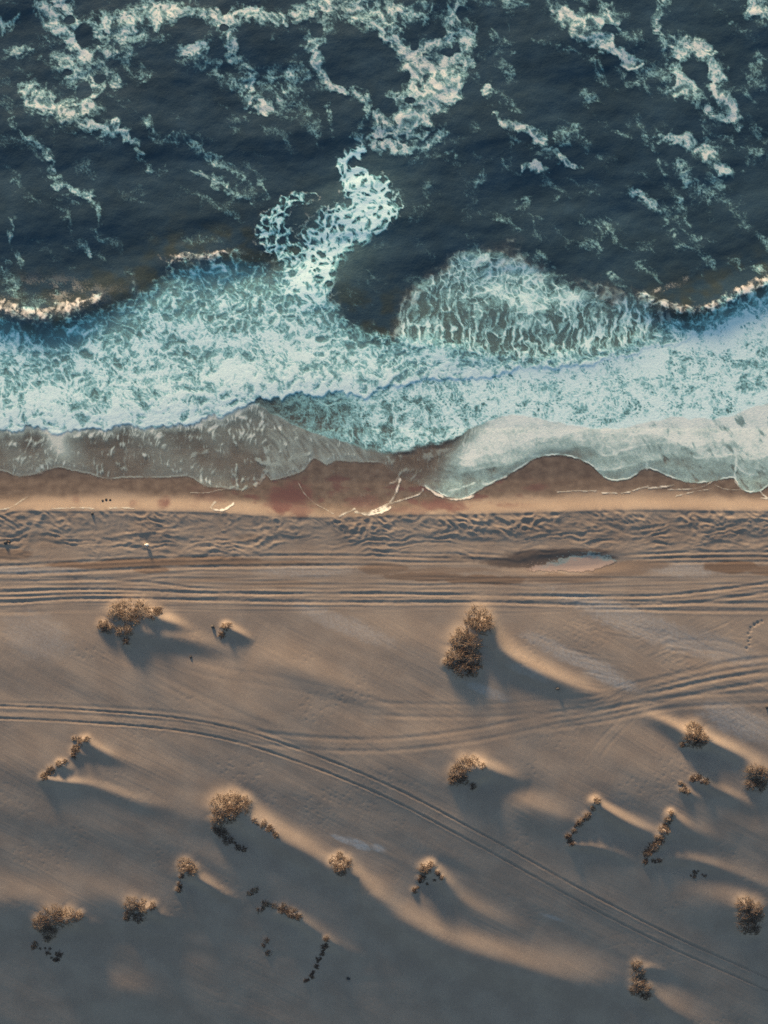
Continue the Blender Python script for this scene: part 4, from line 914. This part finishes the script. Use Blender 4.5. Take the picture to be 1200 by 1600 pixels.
# ------------------------------------------------------------------ shrubs
M_LEAF = mat_tint('dry_foliage'); M_STEM = mat_plain('dry_stem', (.085, .055, .040), .9, .004, 40)
rng = np.random.default_rng(7)
def make_shrub(s):
    d = s['d']; cx = np.mean([q[0] for q in d]); cy = np.mean([q[1] for q in d])
    root = add('dune_shrub', None, label=s['label'], cat='shrub', group='dune shrubs on the sand')
    z0 = float(zat(cx, cy)[0]); ox, oy = wx(cx), wy(cy)
    root.location = (ox, oy, z0)
    P, T = [], []
    if len(d) > 2 and np.mean([q[2] for q in d]) < 8.5:      # thin rows: ragged sprigs between the main tufts
        ex = []
        for a_, b_ in zip(d[:-1], d[1:]):
            for _ in range(4):
                f = rng.random(); ex.append((a_[0] + f * (b_[0] - a_[0]) + rng.normal(0, 1.8), a_[1] + f * (b_[1] - a_[1]) + rng.normal(0, 1.8), rng.uniform(1.2, .5 * min(a_[2], b_[2]) + .8), .5 * (a_[3] + b_[3])))
        d = list(d) + ex
    for (x, y, r, sa) in d:
        n = int(r * r * 9.0 + 50)
        r = r * (.8 if r < 7.5 else 1.0); rr = np.sqrt(rng.random(n)) * r * 1.22; th = rng.random(n) * 6.283
        px = x + rr * np.cos(th) + rng.normal(0, .6, n); py = y + rr * np.sin(th) + rng.normal(0, .6, n)
        q = rr / (r * 1.22)
        clump = .65 * fbm(px / 8.0, py / 7.0, 2, 701) + .35 * gn(px / 3.2, py / 3.2, 705)
        keep = (1.3 * clump + rng.normal(0, .08, n) > -.40 + .66 * q * q - .05 * sa) 
        px, py, q, clump = px[keep], py[keep], q[keep], clump[keep]
        dome = np.sqrt(np.clip(1 - q * q, 0, 1))
        hh = s['h'] * .11 * min(1, (r / 13.0) ** .7) * (1 - .45 * sa)
        up = hh * dome * (.75 + .25 * rng.random(len(q))) + .15 * clump * min(1, r / 9.0)
        pz = zat(px, py) + np.maximum(up, 0) + .015
        P.append(np.stack([wx(px), wy(py), pz], 1))
        v = rng.random(len(q)); w = np.clip(.15 + .8 * sa + .13 * rng.normal(size=len(q)) + 1.0 * clump, 0, 1)[:, None]  # light painted into the tint: lit clump tops tan, shaded gaps dark
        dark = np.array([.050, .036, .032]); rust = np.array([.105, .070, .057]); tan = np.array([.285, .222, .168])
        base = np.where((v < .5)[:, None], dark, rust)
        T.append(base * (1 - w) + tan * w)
    P = np.vstack(P) - np.array([ox, oy, z0]); T = np.vstack(T); n = len(P)
    # leaf sprays: small bent two-triangle blades
    a = rng.random(n) * 6.283; el = rng.normal(.15, .35, n); L = rng.uniform(.04, .11, n); Wd = L * rng.uniform(.14, .34, n)
    ax = np.stack([np.cos(a) * np.cos(el), np.sin(a) * np.cos(el), np.sin(el)], 1)
    sdv = np.stack([-np.sin(a), np.cos(a), rng.normal(0, .5, n)], 1)
    V = np.stack([P - ax * L[:, None] * .5, P + sdv * Wd[:, None], P + ax * L[:, None] * .6 + np.array([0, 0, -.01]), P - sdv * Wd[:, None]], 1).reshape(-1, 3)
    F = np.arange(4 * n).reshape(-1, 4)
    C4 = np.repeat(np.concatenate([T, np.ones((n, 1))], 1), 4, 0)
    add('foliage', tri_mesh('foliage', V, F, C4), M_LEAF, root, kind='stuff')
    # woody stems: tapering three-sided twigs reaching out of each clump
    SV, SF = [], []
    for (x, y, r, sa) in d:
        m = int(5 + r * 1.3)
        for _ in range(m):
            th = rng.random() * 6.283; q = rng.random() ** .5 * r * .5; ln = r * rng.uniform(.5, 1.25)
            bx, by = x + q * math.cos(th), y + q * math.sin(th)
            th2 = th + rng.normal(0, .5)
            pts = []
            for f in (0, .5, 1.0):
                X_, Y_ = bx + ln * f * math.cos(th2) , by + ln * f * math.sin(th2)
                pts.append((wx(X_) - ox, wy(Y_) - oy, float(zat(X_, Y_)[0]) - z0 + s['h'] * .18 * min(1, r / 13.0) * (.25 + .75 * math.sqrt(max(0, 1 - (f * .8) ** 2))) * rng.uniform(.5, 1.1) * (1 if f else .1)))
            b = len(SV)
            for (p, rad) in zip(pts, (.022, .016, .006)):
                for c in range(3):
                    SV.append((p[0] + rad * math.cos(c * 2.094), p[1] + rad * math.sin(c * 2.094), p[2] + rad * .6 * math.cos(c * 2.094 + 1)))
            for u in (0, 3):
                for c in range(3):
                    e = (c + 1) % 3; SF.append((b + u + c, b + u + e, b + u + 3 + e, b + u + 3 + c))
    add('stems', tri_mesh('stems', SV, SF), M_STEM, root, kind='stuff')
    return root
for s in SHRUBS: make_shrub(s)

# ------------------------------------------------------------------ stones and debris
import bmesh
def rock_mesh(name, r, seed, flat=.6, sub=2):
    bm = bmesh.new(); bmesh.ops.create_icosphere(bm, subdivisions=sub, radius=r)
    rg = random.Random(seed); ph = [rg.uniform(0, 6) for _ in range(6)]
    for v in bm.verts:
        c = v.co.normalized()
        f = 1 + .22 * math.sin(2.3 * c.x + ph[0]) + .18 * math.sin(3.1 * c.y + ph[1]) + .12 * math.sin(4.7 * c.z + 3 * c.x + ph[2]) + .06 * math.sin(8 * c.y + ph[3])
        v.co = c * r * f; v.co.z *= flat
        if v.co.z < -.25 * r: v.co.z = -.25 * r
    me = bpy.data.meshes.new(name); bm.to_mesh(me); bm.free()
    me.polygons.foreach_set('use_smooth', np.ones(len(me.polygons), bool)); return me
M_STONE = mat_plain('dark_stone', (.055, .055, .06)); M_PALE = mat_plain('bleached_debris', (.80, .78, .74), .6, .01, 12, .15)
M_DRIFT = mat_plain('driftwood', (.10, .07, .055), .9)
def stone(px, py, r, lab, m=None, name='stone', cat='stone', group=None, flat=.7, seed=1):
    o = add(name, rock_mesh(name, r, seed, flat), m or M_STONE, label=lab, cat=cat, group=group)
    o.location = (wx(px), wy(py), float(zat(px, py)[0]) + .18 * r); o.rotation_euler.z = seed * 1.3
    return o
stone(335, 978, .17, 'lone dark stone on bare sand between the arching shrub and the tiny tuft', seed=3, flat=.9)

stone(162, 782, .10, 'tiny black pebble, leftmost of three on the golden beach face', seed=4)
stone(168, 780.5, .12, 'tiny black pebble, middle one of three on the golden beach face', seed=5)
stone(174, 781, .11, 'tiny black pebble, rightmost of three on the golden beach face', seed=6)
stone(13, 847, .2, 'small dark lump at the left end of the churned sand', seed=7, flat=.6)
stone(18, 846, .13, 'smaller pale brown lump beside the dark lump, left end of churned sand', m=M_DRIFT, seed=8, flat=.6)
stone(148, 803, .14, 'single dark pebble just under the berm crest, left part of the beach', seed=9)
stone(1195, 1101, .2, 'dark stone at the right edge near the criss-crossing wheel tracks', seed=10)
stone(868, 1073, .16, 'small dark pebble on the long golden sand tail', seed=11, flat=.6)
stone(300, 1025, .12, 'dark pebble in the shaded sand right of the arching shrub', seed=12)
stone(543, 1545, .16, 'lone dark pebble in the bottom shade right of the straight row', seed=13)
# white bird-sized scrap on the churned sand: a rounded body over two small dark lumps
def white_scrap():
    bm = bmesh.new(); bmesh.ops.create_icosphere(bm, subdivisions=3, radius=1)
    for v in bm.verts:
        x, y, z = v.co
        v.co = (.20 * x * (1 + .12 * math.sin(3 * y + 1)), .13 * y * (1 + .25 * x), .10 * z + .03 * math.sin(5 * x))
    me = bpy.data.meshes.new('body'); bm.to_mesh(me); bm.free(); me.polygons.foreach_set('use_smooth', np.ones(len(me.polygons), bool))
    r = add('white_scrap', None, label='small bright white scrap lying alone on the churned sand', cat='litter')
    r.location = (wx(232.5), wy(851.5), float(zat(232.5, 851.5)[0]))
    b = add('body', me, M_PALE, r); b.location = (0, .03, .14)
    for dx in (-.06, .13):
        f = add('dark_bit', rock_mesh('dark_bit', .06, 20, 1.1, 1), M_STONE, r); f.location = (dx, -.06, .045)
white_scrap()
